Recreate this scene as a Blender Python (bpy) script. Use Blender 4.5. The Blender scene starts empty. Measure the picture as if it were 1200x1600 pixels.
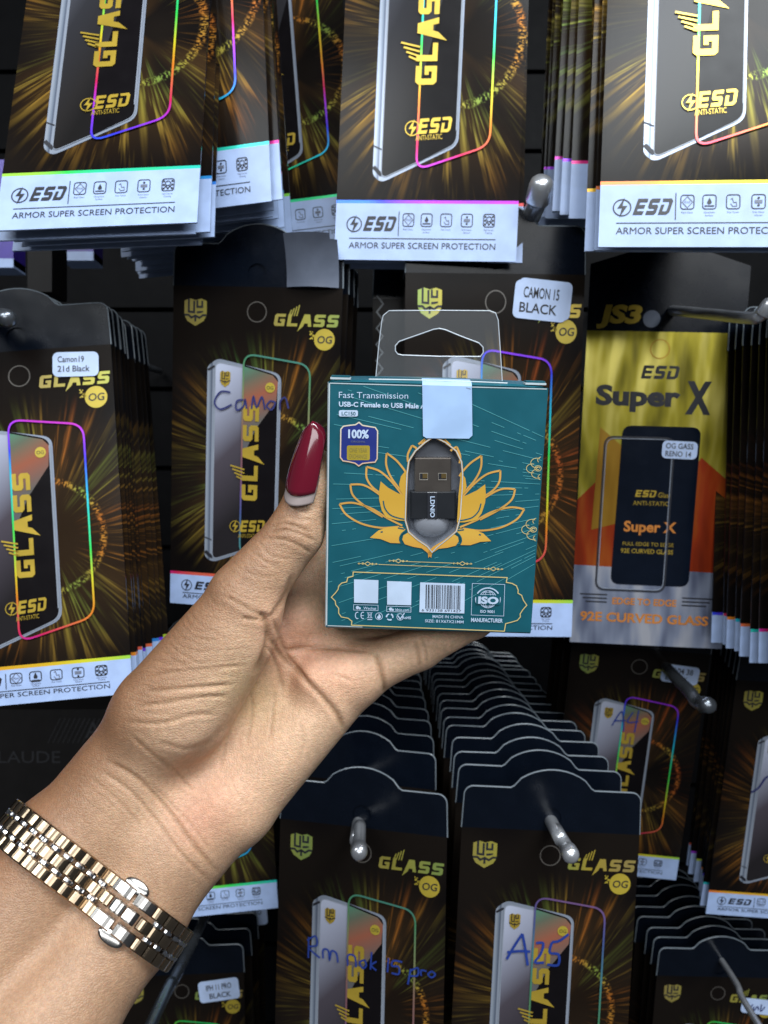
import bpy, bmesh, math, random
import numpy as np
from mathutils import Matrix, Vector, Euler
from mathutils.geometry import tessellate_polygon

random.seed(7)
SC = bpy.context.scene
COL = SC.collection
R = math.radians
F = 1200.0            # focal length in photo pixels
CAMZ = 1.40           # eye height

# ------------------------------------------------------------------ camera
cam_d = bpy.data.cameras.new('camera')
cam = bpy.data.objects.new('camera', cam_d)
COL.objects.link(cam)
cam.location = (0, 0, CAMZ)
cam.rotation_euler = (R(90), 0, 0)
cam_d.sensor_fit = 'VERTICAL'
cam_d.sensor_height = 36.0
cam_d.sensor_width = 27.0
cam_d.lens = 27.0
cam_d.clip_start = 0.01
cam_d.clip_end = 50
cam_d.dof.use_dof = True
cam_d.dof.focus_distance = 0.245
cam_d.dof.aperture_fstop = 24.0
SC.camera = cam

# ------------------------------------------------------------------ light
world = bpy.data.worlds.new('World')
SC.world = world
world.use_nodes = True
wb = world.node_tree.nodes['Background']
wb.inputs[0].default_value = (0.80, 0.88, 1.0, 1)
wb.inputs[1].default_value = 0.08


def area(name, loc, target, sx, sy, power, col):
    l = bpy.data.lights.new(name, 'AREA')
    l.shape = 'RECTANGLE'
    l.size, l.size_y = sx, sy
    l.energy = power
    l.color = col
    o = bpy.data.objects.new(name, l)
    COL.objects.link(o)
    o.location = loc
    d = Vector(target) - Vector(loc)
    o.rotation_euler = d.to_track_quat('-Z', 'Y').to_euler()
    return o


# shop ceiling: LED panels above and behind the person holding the phone
area('ceiling_panel_light', (0.55, -0.55, CAMZ + 1.15), (0.0, 0.35, CAMZ), 1.2, 0.35, 31, (0.90, 0.96, 1.0))
area('ceiling_panel_light', (-0.75, -0.85, CAMZ + 0.95), (0.0, 0.35, CAMZ - 0.1), 1.2, 0.3, 14, (0.92, 0.97, 1.0))
area('ceiling_panel_light', (0.15, -1.5, CAMZ + 0.5), (0.0, 0.35, CAMZ - 0.1), 1.6, 0.5, 13.5, (0.95, 0.98, 1.0))

SC.view_settings.view_transform = 'Standard'
SC.view_settings.look = 'None'
SC.view_settings.gamma = 1
SC.view_settings.exposure = 0
SC.view_settings.use_curve_mapping = False
SC.cycles.max_bounces = 8
SC.cycles.transparent_max_bounces = 16


# ------------------------------------------------------------------ helpers
def P(u, v, d):
    """A point of the place: photo column u, row v, d metres in front of the lens."""
    return np.array([(u - 600) / F * d, d, CAMZ - (v - 800) / F * d])


def link(o, parent=None):
    COL.objects.link(o)
    if parent is not None:
        o.parent = parent
    return o


def tag(o, label=None, cat=None, group=None, kind=None):
    if label: o['label'] = label
    if cat: o['category'] = cat
    if group: o['group'] = group
    if kind: o['kind'] = kind
    return o


def empty(name, mat=None):
    o = bpy.data.objects.new(name, None)
    o.empty_display_size = 0.01
    COL.objects.link(o)
    if mat is not None:
        o.matrix_world = mat
    return o


class MB:
    """collects polygons with material slots and builds ONE mesh"""
    def __init__(s):
        s.v, s.f, s.m, s.mats = [], [], [], []

    def mi(s, mat):
        if mat not in s.mats: s.mats.append(mat)
        return s.mats.index(mat)

    def add(s, verts, faces, mat):
        b = len(s.v)
        k = s.mi(mat)
        s.v += [tuple(map(float, q)) for q in verts]
        for f in faces:
            s.f.append(tuple(b + i for i in f)); s.m.append(k)

    def poly(s, loops, mat, z=0.0):
        """flat filled polygon (first loop outer, others holes), local xy at height z"""
        if not isinstance(loops[0][0], (tuple, list, np.ndarray)):
            loops = [loops]
        vl = [[Vector((p[0], p[1], 0)) for p in l] for l in loops]
        tris = tessellate_polygon(vl)
        flat = [p for l in vl for p in l]
        out = []
        for t in tris:
            a, b, c = (flat[i] for i in t)
            cr = (b.x - a.x) * (c.y - a.y) - (b.y - a.y) * (c.x - a.x)
            if abs(cr) < 1e-14: continue
            out.append(t if cr > 0 else (t[0], t[2], t[1]))
        s.add([(p.x, p.y, z) for p in flat], out, mat)

    def stroke(s, pts, w, mat, z=0.0, closed=False, w2=None):
        pts = [np.array(p[:2], float) for p in pts]
        n = len(pts)
        L, Rr = [], []
        for i in range(n):
            a = pts[i - 1] if (i > 0 or closed) else pts[i]
            b = pts[(i + 1) % n] if (i < n - 1 or closed) else pts[i]
            d1 = pts[i] - a; d2 = b - pts[i]
            l1, l2 = np.hypot(*d1), np.hypot(*d2)
            d1 = d1 / l1 if l1 > 1e-12 else None
            d2 = d2 / l2 if l2 > 1e-12 else None
            if d1 is None: d1 = d2
            if d2 is None: d2 = d1
            if d1 is None: d1 = d2 = np.array([1., 0])
            t = d1 + d2
            lt = np.hypot(*t)
            t = t / lt if lt > 1e-6 else d1
            nrm = np.array([-t[1], t[0]])
            c = max(0.45, abs(nrm @ np.array([-d1[1], d1[0]])))
            ww = w if w2 is None else w + (w2 - w) * i / max(1, n - 1)
            L.append(pts[i] + nrm * ww / 2 / c); Rr.append(pts[i] - nrm * ww / 2 / c)
        vs = [(p[0], p[1], z) for p in L] + [(p[0], p[1], z) for p in Rr]
        m = n if closed else n - 1
        s.add(vs, [(n + i, n + (i + 1) % n, (i + 1) % n, i) for i in range(m)], mat)

    def box(s, c, sz, mat, rot=None):
        v = []
        for x in (-.5, .5):
            for y in (-.5, .5):
                for z in (-.5, .5):
                    p = np.array([x * sz[0], y * sz[1], z * sz[2]])
                    if rot is not None: p = rot @ p
                    v.append(p + np.array(c))
        s.add(v, [(0, 1, 3, 2), (4, 6, 7, 5), (0, 4, 5, 1), (2, 3, 7, 6), (0, 2, 6, 4), (1, 5, 7, 3)], mat)

    def tube(s, pts, r, mat, n=8, closed=False, cap=True):
        pts = [np.array(p, float) for p in pts]
        m = len(pts)
        rs = r if isinstance(r, (list, tuple)) else [r] * m
        prev = None
        vs = []
        for i in range(m):
            a = pts[i - 1] if (i > 0 or closed) else pts[i]
            b = pts[(i + 1) % m] if (i < m - 1 or closed) else pts[i]
            t = b - a; t = t / (np.linalg.norm(t) + 1e-12)
            if prev is None:
                ref = np.array([0, 0, 1.]) if abs(t[2]) < .9 else np.array([1., 0, 0])
            else:
                ref = prev
            x = ref - t * (ref @ t); x /= np.linalg.norm(x)
            prev = x
            y = np.cross(t, x)
            for k in range(n):
                q = 2 * math.pi * k / n
                vs.append(pts[i] + rs[i] * (math.cos(q) * x + math.sin(q) * y))
        fs = []
        for i in range(m if closed else m - 1):
            j = (i + 1) % m
            for k in range(n):
                k2 = (k + 1) % n
                fs.append((i * n + k, i * n + k2, j * n + k2, j * n + k))
        if cap and not closed:
            fs.append(tuple(range(n - 1, -1, -1)))
            fs.append(tuple((m - 1) * n + k for k in range(n)))
        s.add(vs, fs, mat)

    def build(s, name, parent=None, smooth=False):
        me = bpy.data.meshes.new(name)
        me.from_pydata(s.v, [], s.f)
        for m in s.mats: me.materials.append(m)
        me.polygons.foreach_set('material_index', s.m)
        if smooth:
            me.polygons.foreach_set('use_smooth', [True] * len(s.f))
        me.update()
        o = bpy.data.objects.new(name, me)
        return link(o, parent)


_tc = {}


def text_geo(txt, bold=0.0):
    """Blender's built-in font as flat triangles, cap height normalised to 1, x starting at 0"""
    key = (txt, bold)
    if key in _tc: return _tc[key]
    cu = bpy.data.curves.new('t', 'FONT')
    cu.body = txt
    cu.size = 1.0
    cu.resolution_u = 3
    cu.offset = bold
    cu.fill_mode = 'FRONT'
    o = bpy.data.objects.new('t', cu)
    COL.objects.link(o)
    dg = bpy.context.evaluated_depsgraph_get()
    me = bpy.data.meshes.new_from_object(o.evaluated_get(dg))
    v = np.array([x.co[:] for x in me.vertices]) if len(me.vertices) else np.zeros((0, 3))
    f = [tuple(p.vertices) for p in me.polygons]
    bpy.data.objects.remove(o); bpy.data.curves.remove(cu); bpy.data.meshes.remove(me)
    if len(v):
        v[:, 0] -= v[:, 0].min()
        v[:, 1] /= 0.729
        v[:, 0] /= 0.729
    _tc[key] = (v, f)
    return _tc[key]


def put_text(mb, txt, x, y, h, mat, z=0.0, width=None, bold=0.0, ang=0.0, shear=0.0, align='l', warp=None):
    """cap height h, baseline start (x, y); width squeezes/stretches it to fit"""
    v, f = text_geo(txt, bold)
    if not len(v): return
    v = v.copy()
    w0 = v[:, 0].max()
    sx = (width / w0) if width else h
    X = v[:, 0] * sx + v[:, 1] * h * shear
    Y = v[:, 1] * h
    if align == 'c': X = X - w0 * sx / 2
    if align == 'r': X = X - w0 * sx
    c, s_ = math.cos(ang), math.sin(ang)
    xx = x + X * c - Y * s_; yy = y + X * s_ + Y * c
    if warp is not None:
        q = [warp(a, b) for a, b in zip(xx, yy)]
    else:
        q = list(zip(xx, yy))
    # keep the fill facing the viewer
    out = []
    for t in f:
        a, b, c2 = (np.array(q[i]) for i in t[:3])
        cr = (b[0] - a[0]) * (c2[1] - a[1]) - (b[1] - a[1]) * (c2[0] - a[0])
        out.append(t if cr > 0 else tuple(reversed(t)))
    mb.add([(a, b, z) for a, b in q], out, mat)


GLY = {
    'G': [(.12, 0), (0, .14), (0, .86), (.12, 1), (.8, 1), (.8, .76), (.26, .76), (.26, .24), (.56, .24), (.56, .38), (.42, .38), (.42, .58), (.8, .58), (.8, 0)],
    'L': [(0, 0), (0, 1), (.26, 1), (.26, .24), (.78, .24), (.78, 0)],
    'A': [(-.14, -.42), (.2, 1), (.62, 1), (.86, 0), (.6, 0), (.55, .26), (.3, .26), (.24, .02)],
    'S': [(0, 0), (0, .24), (.54, .24), (.54, .38), (.12, .38), (0, .5), (0, .88), (.12, 1), (.8, 1), (.8, .76), (.26, .76), (.26, .62), (.68, .62), (.8, .5), (.8, .12), (.68, 0)],
    'E': [(0, 0), (0, 1), (.8, 1), (.84, .78), (.25, .78), (.25, .61), (.74, .61), (.74, .39), (.25, .39), (.25, .22), (.8, .22), (.76, 0)],
    'D': [(0, 0), (0, .62), (.25, .62), (.25, .2), (.52, .2), (.58, .26), (.58, .74), (.52, .8), (.04, .8), (-.04, 1), (.66, 1), (.84, .84), (.84, .16), (.66, 0)],
}


def put_block(mb, txt, x, y, h, width, mat, z=0.0, ang=0.0, shear=0.0):
    """angular logo letters"""
    n = len(txt)
    step = 1.0
    tot = step * (n - 1) + .84
    sx = width / tot
    c, s_ = math.cos(ang), math.sin(ang)
    for i, ch in enumerate(txt):
        pts = []
        for (a, b) in GLY[ch]:
            X = (i * step + a) * sx + b * h * shear
            Y = b * h
            pts.append((x + X * c - Y * s_, y + X * s_ + Y * c))
        mb.poly(pts, mat, z)


def circle(x, y, r, n=28, ry=None):
    ry = ry or r
    return [(x + r * math.cos(2 * math.pi * i / n), y + ry * math.sin(2 * math.pi * i / n)) for i in range(n)]


def rrect(x0, y0, x1, y1, r, n=5):
    """rounded rectangle, counter-clockwise, y0 < y1"""
    out = []
    for cx, cy, a0 in ((x1 - r, y0 + r, -90), (x1 - r, y1 - r, 0), (x0 + r, y1 - r, 90), (x0 + r, y0 + r, 180)):
        for i in range(n + 1):
            a = R(a0 + 90 * i / n)
            out.append((cx + r * math.cos(a), cy + r * math.sin(a)))
    return out


def rquad(c, r, n=5):
    """quad with rounded corners (any convex quad)"""
    c = [np.array(p, float) for p in c]
    out = []
    m = len(c)
    for i in range(m):
        p, a, b = c[i], c[i - 1], c[(i + 1) % m]
        rr = r[i] if isinstance(r, (list, tuple)) else r
        da = (a - p) / np.linalg.norm(a - p); db = (b - p) / np.linalg.norm(b - p)
        s0, s1 = p + da * rr, p + db * rr
        for k in range(n + 1):
            t = k / n
            out.append(tuple((1 - t) ** 2 * s0 + 2 * t * (1 - t) * p + t * t * s1))
    return out


def spline(pts, n=8):
    pts = [np.array(p, float) for p in pts]
    out = []
    for i in range(len(pts) - 1):
        p0 = pts[max(i - 1, 0)]; p1 = pts[i]; p2 = pts[i + 1]; p3 = pts[min(i + 2, len(pts) - 1)]
        for k in range(n):
            t = k / n
            out.append(.5 * ((2 * p1) + (-p0 + p2) * t + (2 * p0 - 5 * p1 + 4 * p2 - p3) * t * t + (-p0 + 3 * p1 - 3 * p2 + p3) * t ** 3))
    out.append(pts[-1])
    return out


R0 = np.array([[1., 0, 0], [0, 0, -1], [0, 1, 0]])   # card axes (right, up, towards viewer) -> world


def rotm(rx, ry, rz):
    return np.array(Euler((rx, ry, rz)).to_matrix())


def fit_pose(model, px, d0, wt=30.0, wd=80.0):
    """where a flat pack hangs: position and small tilts that explain measured corners"""
    model = np.array([(m[0], m[1], 0) for m in model], float)
    px = np.array(px, float)
    c0 = P(px[0][0], px[0][1], d0) - R0 @ model[0]
    q = np.array([*c0, 0, 0, 0], float)

    def res(q):
        w = (rotm(*q[3:]) @ R0 @ model.T).T + q[:3]
        u = 600 + F * w[:, 0] / w[:, 1]; v = 800 - F * (w[:, 2] - CAMZ) / w[:, 1]
        cy = w[:, 1].mean()
        return np.concatenate([u - px[:, 0], v - px[:, 1], [wt * q[3], wt * q[5], wd * (cy - d0) / d0]])
    for _ in range(25):
        r = res(q)
        J = np.zeros((len(r), 6))
        for k in range(6):
            e = np.zeros(6); e[k] = 1e-5
            J[:, k] = (res(q + e) - r) / 1e-5
        q = q - np.linalg.solve(J.T @ J + 1e-6 * np.eye(6), J.T @ r)
    r = res(q)
    return q, float(np.sqrt((r[:-3] ** 2).mean()))


def pose_matrix(q):
    m = np.eye(4)
    m[:3, :3] = rotm(*q[3:]) @ R0
    m[:3, 3] = q[:3]
    return Matrix(m.tolist())


# ------------------------------------------------------------------ materials
class NT:
    def __init__(s, name):
        s.m = bpy.data.materials.new(name)
        s.m.use_nodes = True
        s.t = s.m.node_tree
        s.b = s.t.nodes['Principled BSDF']

    def n(s, typ, **kw):
        x = s.t.nodes.new(typ)
        for k, v in kw.items(): setattr(x, k, v)
        return x

    def l(s, a, b): s.t.links.new(a, b)

    def math(s, op, a, b=None, c=None, clamp=False):
        x = s.n('ShaderNodeMath', operation=op, use_clamp=clamp)
        for i, q in enumerate((a, b, c)):
            if q is None: continue
            if isinstance(q, (int, float)): x.inputs[i].default_value = q
            else: s.l(q, x.inputs[i])
        return x.outputs[0]

    def mix(s, f, a, b):
        x = s.n('ShaderNodeMix', data_type='RGBA')
        for sock, q in ((x.inputs['Factor'], f), (x.inputs[6], a), (x.inputs[7], b)):
            if isinstance(q, (int, float)): sock.default_value = q
            elif isinstance(q, (tuple, list)): sock.default_value = (*q[:3], 1)
            else: s.l(q, sock)
        return x.outputs[2]

    def ramp(s, f, stops, interp='LINEAR'):
        x = s.n('ShaderNodeValToRGB')
        x.color_ramp.interpolation = interp
        e = x.color_ramp.elements
        while len(e) < len(stops): e.new(0.5)
        for i, (p, c) in enumerate(stops):
            e[i].position = p
            e[i].color = (c, c, c, 1) if isinstance(c, (int, float)) else (*c[:3], 1)
        s.l(f, x.inputs[0])
        return x.outputs[0]

    def smooth(s, f, a, b):
        x = s.n('ShaderNodeMapRange', interpolation_type='SMOOTHSTEP')
        s.l(f, x.inputs[0]); x.inputs[1].default_value = a; x.inputs[2].default_value = b
        return x.outputs[0]

    def noise(s, vec, scale, detail=2, rough=.5, dim='3D'):
        x = s.n('ShaderNodeTexNoise', noise_dimensions=dim)
        if vec is not None: s.l(vec, x.inputs['Vector'])
        x.inputs['Scale'].default_value = scale
        x.inputs['Detail'].default_value = detail
        x.inputs['Roughness'].default_value = rough
        return x.outputs[0]

    def obj(s):
        return s.n('ShaderNodeTexCoord').outputs['Object']

    def bump(s, h, strength, dist):
        x = s.n('ShaderNodeBump')
        s.l(h, x.inputs['Height'])
        x.inputs['Strength'].default_value = strength
        x.inputs['Distance'].default_value = dist
        s.l(x.outputs[0], s.b.inputs['Normal'])
        return x

    def set(s, **kw):
        names = dict(col='Base Color', rough='Roughness', metal='Metallic', spec='Specular IOR Level', coat='Coat Weight', coatr='Coat Roughness', trans='Transmission Weight', ior='IOR', alpha='Alpha')
        for k, v in kw.items():
            sock = s.b.inputs[names[k]]
            if isinstance(v, (int, float)): sock.default_value = v
            elif isinstance(v, (tuple, list)): sock.default_value = (*v[:3], 1)
            else: s.l(v, sock)
        return s.m


def simple(name, col, rough=.5, metal=0., wave=0., wscale=30, spec=.5, coat=0.):
    """plain stock with a little unevenness in tone and surface"""
    n = NT(name)
    o = n.obj()
    nz = n.noise(o, 90, 3)
    c = n.mix(n.smooth(nz, .35, .65), tuple(x * .93 for x in col), tuple(min(1, x * 1.05) for x in col))
    n.set(col=c, rough=n.math('ADD', n.math('MULTIPLY', nz, .12), rough - .06), metal=metal, spec=spec, coat=coat)
    if wave > 0:
        n.bump(n.noise(o, wscale, 1), wave, .004)
    return n.m


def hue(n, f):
    """foil sheen painted as a fixed rainbow base colour"""
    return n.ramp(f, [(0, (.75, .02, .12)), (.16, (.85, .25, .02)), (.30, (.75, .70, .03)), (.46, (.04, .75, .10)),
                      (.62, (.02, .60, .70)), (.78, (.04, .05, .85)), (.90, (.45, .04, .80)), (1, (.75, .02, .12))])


def foil_rainbow(name, sx, sy, metal=.35, rough=.3):  # the foil's angle-dependent sheen is painted by position
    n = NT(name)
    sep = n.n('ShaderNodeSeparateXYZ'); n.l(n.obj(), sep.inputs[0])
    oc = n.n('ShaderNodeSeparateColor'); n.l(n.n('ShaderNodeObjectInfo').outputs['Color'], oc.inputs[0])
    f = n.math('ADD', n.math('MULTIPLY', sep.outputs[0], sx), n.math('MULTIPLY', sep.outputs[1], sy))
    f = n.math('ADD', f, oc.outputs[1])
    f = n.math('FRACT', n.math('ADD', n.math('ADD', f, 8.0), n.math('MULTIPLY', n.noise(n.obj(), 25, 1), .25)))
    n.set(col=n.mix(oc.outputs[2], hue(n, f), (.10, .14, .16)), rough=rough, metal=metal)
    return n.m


W = 0.095     # pack width
# ---- pack materials
def burst_material(name, cx, cy, ring):
    """dark printed sleeve with a burst of golden sparks round the phone picture"""
    n = NT(name)
    sep = n.n('ShaderNodeSeparateXYZ'); n.l(n.obj(), sep.inputs[0])
    oc = n.n('ShaderNodeSeparateColor'); n.l(n.n('ShaderNodeObjectInfo').outputs['Color'], oc.inputs[0])
    rnd = oc.outputs[0]
    x = n.math('SUBTRACT', n.math('DIVIDE', sep.outputs[0], W), cx)
    y = n.math('SUBTRACT', n.math('DIVIDE', sep.outputs[1], W), -cy)
    r = n.math('SQRT', n.math('ADD', n.math('MULTIPLY', x, x), n.math('MULTIPLY', y, y)))
    ri = n.math('DIVIDE', 1.0, n.math('ADD', r, .001))
    dx, dy = n.math('MULTIPLY', x, ri), n.math('MULTIPLY', y, ri)

    def vec(k, rk, off=0.0):
        c = n.n('ShaderNodeCombineXYZ')
        n.l(n.math('MULTIPLY', dx, k), c.inputs[0]); n.l(n.math('MULTIPLY', dy, k), c.inputs[1])
        n.l(n.math('ADD', n.math('MULTIPLY', r, rk), off), c.inputs[2])
        return c.outputs[0]
    fine = n.smooth(n.noise(vec(26, 2.2), 1, 2, .6), .51, .74)
    mid = n.smooth(n.noise(vec(12, 1.0, 5), 1, 2, .6), .50, .80)
    gate = n.math('MAXIMUM', n.smooth(n.noise(vec(1.5, 1.2, 9), 1, 1), .38, .68), oc.outputs[2])
    env = n.math('MULTIPLY', n.smooth(r, ring * .92, ring * 1.25), n.smooth(r, ring * 2.7, ring * 1.2))
    inner = n.math('MULTIPLY', n.smooth(r, ring * .5, ring * .9), n.smooth(r, ring * 1.15, ring))
    streak = n.math('MULTIPLY', n.math('MULTIPLY', n.math('MAXIMUM', fine, n.math('MULTIPLY', mid, .8)), env), n.math('ADD', n.math('MULTIPLY', gate, .96), .04))
    band = n.math('ABSOLUTE', n.math('SUBTRACT', r, ring))
    spark = n.math('MULTIPLY', n.smooth(band, ring * .085, ring * .015), n.smooth(n.noise(vec(30, 46), 1, 3), .45, .64))
    faint = n.math('MULTIPLY', n.math('MULTIPLY', fine, inner), .25)
    tot = n.math('MAXIMUM', n.math('MAXIMUM', streak, n.math('MULTIPLY', spark, .9)), faint, clamp=True)
    tone = n.math('ADD', n.noise(vec(1.1, .8, 3), 1, 1), n.math('MULTIPLY', n.math('SUBTRACT', rnd, .64), .40))
    col = n.ramp(tone, [(.30, (.50, .11, .025)), (.44, (.52, .20, .03)), (.54, (.48, .31, .05)), (.64, (.30, .36, .06)), (.76, (.13, .36, .09))])
    glow = n.math('MULTIPLY', n.math('MULTIPLY', n.smooth(r, ring * 2.6, ring * .9), gate), .07)
    dark = n.mix(n.smooth(n.noise(n.obj(), 18, 1), .35, .65), (.005, .004, .004), (.010, .0075, .006))
    base = n.mix(glow, dark, (.50, .24, .06))
    n.set(col=n.mix(tot, base, col), rough=n.math('ADD', n.math('MULTIPLY', tot, .12), .20), metal=n.math('MULTIPLY', tot, .35), spec=.10)
    n.bump(n.noise(n.obj(), 14, 1), .16, .004)
    return n.m


M = {}
M['burst_m'] = burst_material('printed_sleeve_small', .60, 1.02, .30)
M['burst_t'] = burst_material('printed_sleeve_tall', .60, 1.11, .38)
M['black'] = simple('black_gloss_card', (.003, .005, .010), .20, wave=.16, wscale=16, spec=.22)
M['edge'] = simple('clear_sleeve_edge', (.17, .20, .23), .25)
M['paper'] = simple('white_printed_card', (.38, .50, .78), .42, wave=.1)
M['paperedge'] = simple('white_card_edge', (.30, .40, .60), .6)
M['gold'] = simple('gold_print', (.58, .40, .05), .30, .45)
M['yellow'] = simple('yellow_badge_print', (.50, .38, .045), .35, .25)
M['ink'] = simple('black_ink', (.012, .013, .02), .5)
M['greyink'] = simple('grey_ink', (.14, .16, .22), .5)
M['foil'] = foil_rainbow('foil_painted_rainbow', 2.2, 8, .30, .28)
M['foil_soft'] = foil_rainbow('foil_line_painted_rainbow', 2.5, 0, .25, .3)
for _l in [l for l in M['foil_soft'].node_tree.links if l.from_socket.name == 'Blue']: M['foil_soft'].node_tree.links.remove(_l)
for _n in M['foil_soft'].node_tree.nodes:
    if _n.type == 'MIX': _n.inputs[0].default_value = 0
M['blueink'] = simple('blue_marker', (.012, .04, .26), .5)
M['navyink'] = simple('navy_marker', (.012, .016, .12), .5)
M['sticker'] = simple('white_sticker', (.50, .62, .88), .5)
M['ringplastic'] = simple('pressed_hole_edge', (.10, .09, .08), .25)
n = NT('logo_foil'); _s = n.n('ShaderNodeSeparateXYZ'); n.l(n.obj(), _s.inputs[0])
_rnd = n.n('ShaderNodeObjectInfo').outputs['Random']
_f = n.math('FRACT', n.math('ADD', n.math('MULTIPLY', _s.outputs[0], 11), n.math('MULTIPLY', _rnd, 1)))
n.set(col=n.ramp(_f, [(0, (.40, .30, .10)), (.35, (.45, .40, .07)), (.6, (.28, .38, .10)), (.8, (.52, .38, .05)), (1, (.40, .30, .10))]), rough=.3, metal=.4)
M['logofoil'] = n.m


def grad_mat(name, axis, a, b, stops, rough=.2, metal=0.):
    """printed colour run along a pack axis (in pack widths)"""
    n = NT(name)
    sep = n.n('ShaderNodeSeparateXYZ'); n.l(n.obj(), sep.inputs[0])
    f = n.math('ADD', n.math('MULTIPLY', sep.outputs[0], axis[0] / W), n.math('MULTIPLY', sep.outputs[1], -axis[1] / W))
    f = n.math('DIVIDE', n.math('SUBTRACT', f, a), b - a, clamp=True)
    n.set(col=n.ramp(f, stops), rough=rough, metal=metal, spec=.14)
    return n.m


M['chrome_m'] = grad_mat('printed_chrome_edge', (1, 0), .215, .262, [(0, (.35, .40, .5)), (.2, (.34, .38, .45)), (.45, (.20, .24, .31)), (.6, (.10, .12, .17)), (.75, (.34, .38, .46)), (1, (.30, .34, .42))], .25, .3)
M['chrome_t'] = grad_mat('printed_chrome_edge_tall', (1, 0), .195, .245, [(0, (.35, .40, .5)), (.2, (.34, .38, .45)), (.45, (.20, .24, .31)), (.6, (.10, .12, .17)), (.75, (.34, .38, .46)), (1, (.30, .34, .42))], .25, .3)
M['phone_m'] = grad_mat('printed_phone_face', (.55, .55), .36, .95, [(0, (.55, .60, .75)), (.25, (.34, .36, .46)), (.6, (.07, .06, .075)), (1, (.018, .016, .018))])
M['phone_t'] = grad_mat('printed_phone_face_tall', (.75, .32), .40, .82, [(0, (.075, .078, .095)), (.35, (.028, .028, .033)), (.8, (.020, .018, .018)), (1, (.012, .011, .011))])
M['screen'] = simple('printed_dark_screen', (.006, .005, .006), .25, spec=.12)
M['wedge'] = simple('printed_screen_reflection', (.026, .025, .029), .3, spec=.15)
M['glint'] = grad_mat('printed_screen_glint', (.4, .8), .45, .95, [(0, (.05, .35, .22)), (.3, (.12, .14, .10)), (.5, (.30, .10, .06)), (.75, (.12, .11, .10)), (1, (.10, .10, .11))])
M['linepale'] = simple('printed_pale_line', (.26, .29, .35), .3)

HS, HB = .235, .345      # header shoulder and hump, in widths
ST_M, SH_M = 1.68, .20   # small pack: strip top, strip height
ST_T, SH_T = 2.00, .33


def outline_top():
    """header outline from right body corner over the hump to the left one (widths, y up)"""
    pts = [(1.0, 0)]
    for i in range(7):
        a = R(90 * i / 6); pts.append((1 - .05 + .05 * math.cos(a) - .006, HS - .05 + .05 * math.sin(a)))
    pts += [(.735, HS)]
    for i in range(13):
        t = i / 12
        x = .715 - t * .43
        pts.append((x, HS + .012 + (HB - HS - .012) * math.sin(math.pi * t) ** .62))
    pts += [(.265, HS)]
    for i in range(7):
        a = R(90 + 90 * i / 6); pts.append((.05 + .05 * math.cos(a) + .006, HS - .05 + .05 * math.sin(a)))
    pts.append((0, 0))
    return pts


def sleeve(kind, back=False, hs=1.0):
    """one hanging pack: black hang header, printed sleeve, white strip; local origin = left end of the header line"""
    st, sh, bm_ = (ST_M, SH_M, M['burst_m']) if kind == 'm' else (ST_T, SH_T, M['burst_t'])
    th = .0009
    mb = MB()
    top = outline_top()
    hole = circle(.5, .075, .055, 20)
    mb.poly([[(a * W, b * W) for a, b in top], [(a * W, b * W) for a, b in hole]], M['black'], 0)
    b0, b1 = -st * W, -(st + sh) * W
    fo = .018 * W
    # the printed sleeve, slightly pillowed by what it holds
    nx, ny = 8, 12
    vs, fs = [], []
    for j in range(ny + 1):
        for i in range(nx + 1):
            vs.append((W * i / nx, b0 * (1 - j / ny), 0))
    for j in range(ny):
        for i in range(nx):
            a = j * (nx + 1) + i
            fs.append((a, a + 1, a + nx + 2, a + nx + 1))
    mb.add(vs, fs, bm_)
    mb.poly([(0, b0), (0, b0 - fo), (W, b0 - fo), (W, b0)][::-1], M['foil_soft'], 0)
    mb.poly([(0, b0 - fo), (0, b1), (W, b1), (W, b0 - fo)][::-1], M['paper'], 0)
    # back and edges
    full = [(a * W, b * W) for a, b in top] + [(0, b0), (0, b1), (W, b1), (W, b0)]
    k = len(full)
    mb.add([(x, y, -th) for x, y in full], [tuple(range(k - 1, -1, -1))], M['black'])
    for i in range(k):
        j = (i + 1) % k
        (x0, y0), (x1, y1) = full[i], full[j]
        low = min(y0, y1) <= b0 + 1e-6 and max(y0, y1) <= b0 + 1e-6
        mb.add([(x0, y0, 0), (x0, y0, -th), (x1, y1, -th), (x1, y1, 0)], [(0, 1, 2, 3)], M['paperedge'] if low else M['black'])
    # welded clear rim round the header
    mb.tube([(a * W, b * W, -th / 2) for a, b in top], .00052, M['edge'], 6)
    return mb


def shield(mb, x, y, w, h, zz, mg, mi):
    X = lambda a: x + a * w
    Y = lambda b: y - b * h
    pts = [(-.5, -.42), (-.25, -.5), (0, -.44), (.25, -.5), (.5, -.42), (.5, .12), (.36, .32), (0, .5), (-.36, .32), (-.5, .12)]
    mb.poly([(X(a), Y(b)) for a, b in pts][::-1], mg, zz)
    e = 1.2e-4
    for q in ([(-.30, -.5), (-.30, -.02), (-.06, .0), (-.06, -.42)], [(.08, -.44), (.08, -.2), (.3, -.2), (.3, -.42)],
              [(.06, .0), (.3, -.02), (.3, .0)], [(-.5, .1), (-.3, .1), (-.18, .2), (0, .12), (.18, .2), (.34, .1), (.5, .1)], [(0, .12), (0, .34)]):
        mb.stroke([(X(a), Y(b)) for a, b in q], w * .085, mi, zz + e)


def bolt(mb, x, y, r, zz, m, ring=True):
    if ring:
        mb.stroke(circle(x, y, r, 24), r * .14, m, zz, closed=True)
    mb.poly([(x + .25 * r, y + 1.25 * r), (x - .55 * r, y - .1 * r), (x - .02 * r, y - .05 * r), (x - .3 * r, y - 1.25 * r), (x + .6 * r, y + .22 * r), (x + .05 * r, y + .2 * r)], m, zz)


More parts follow.
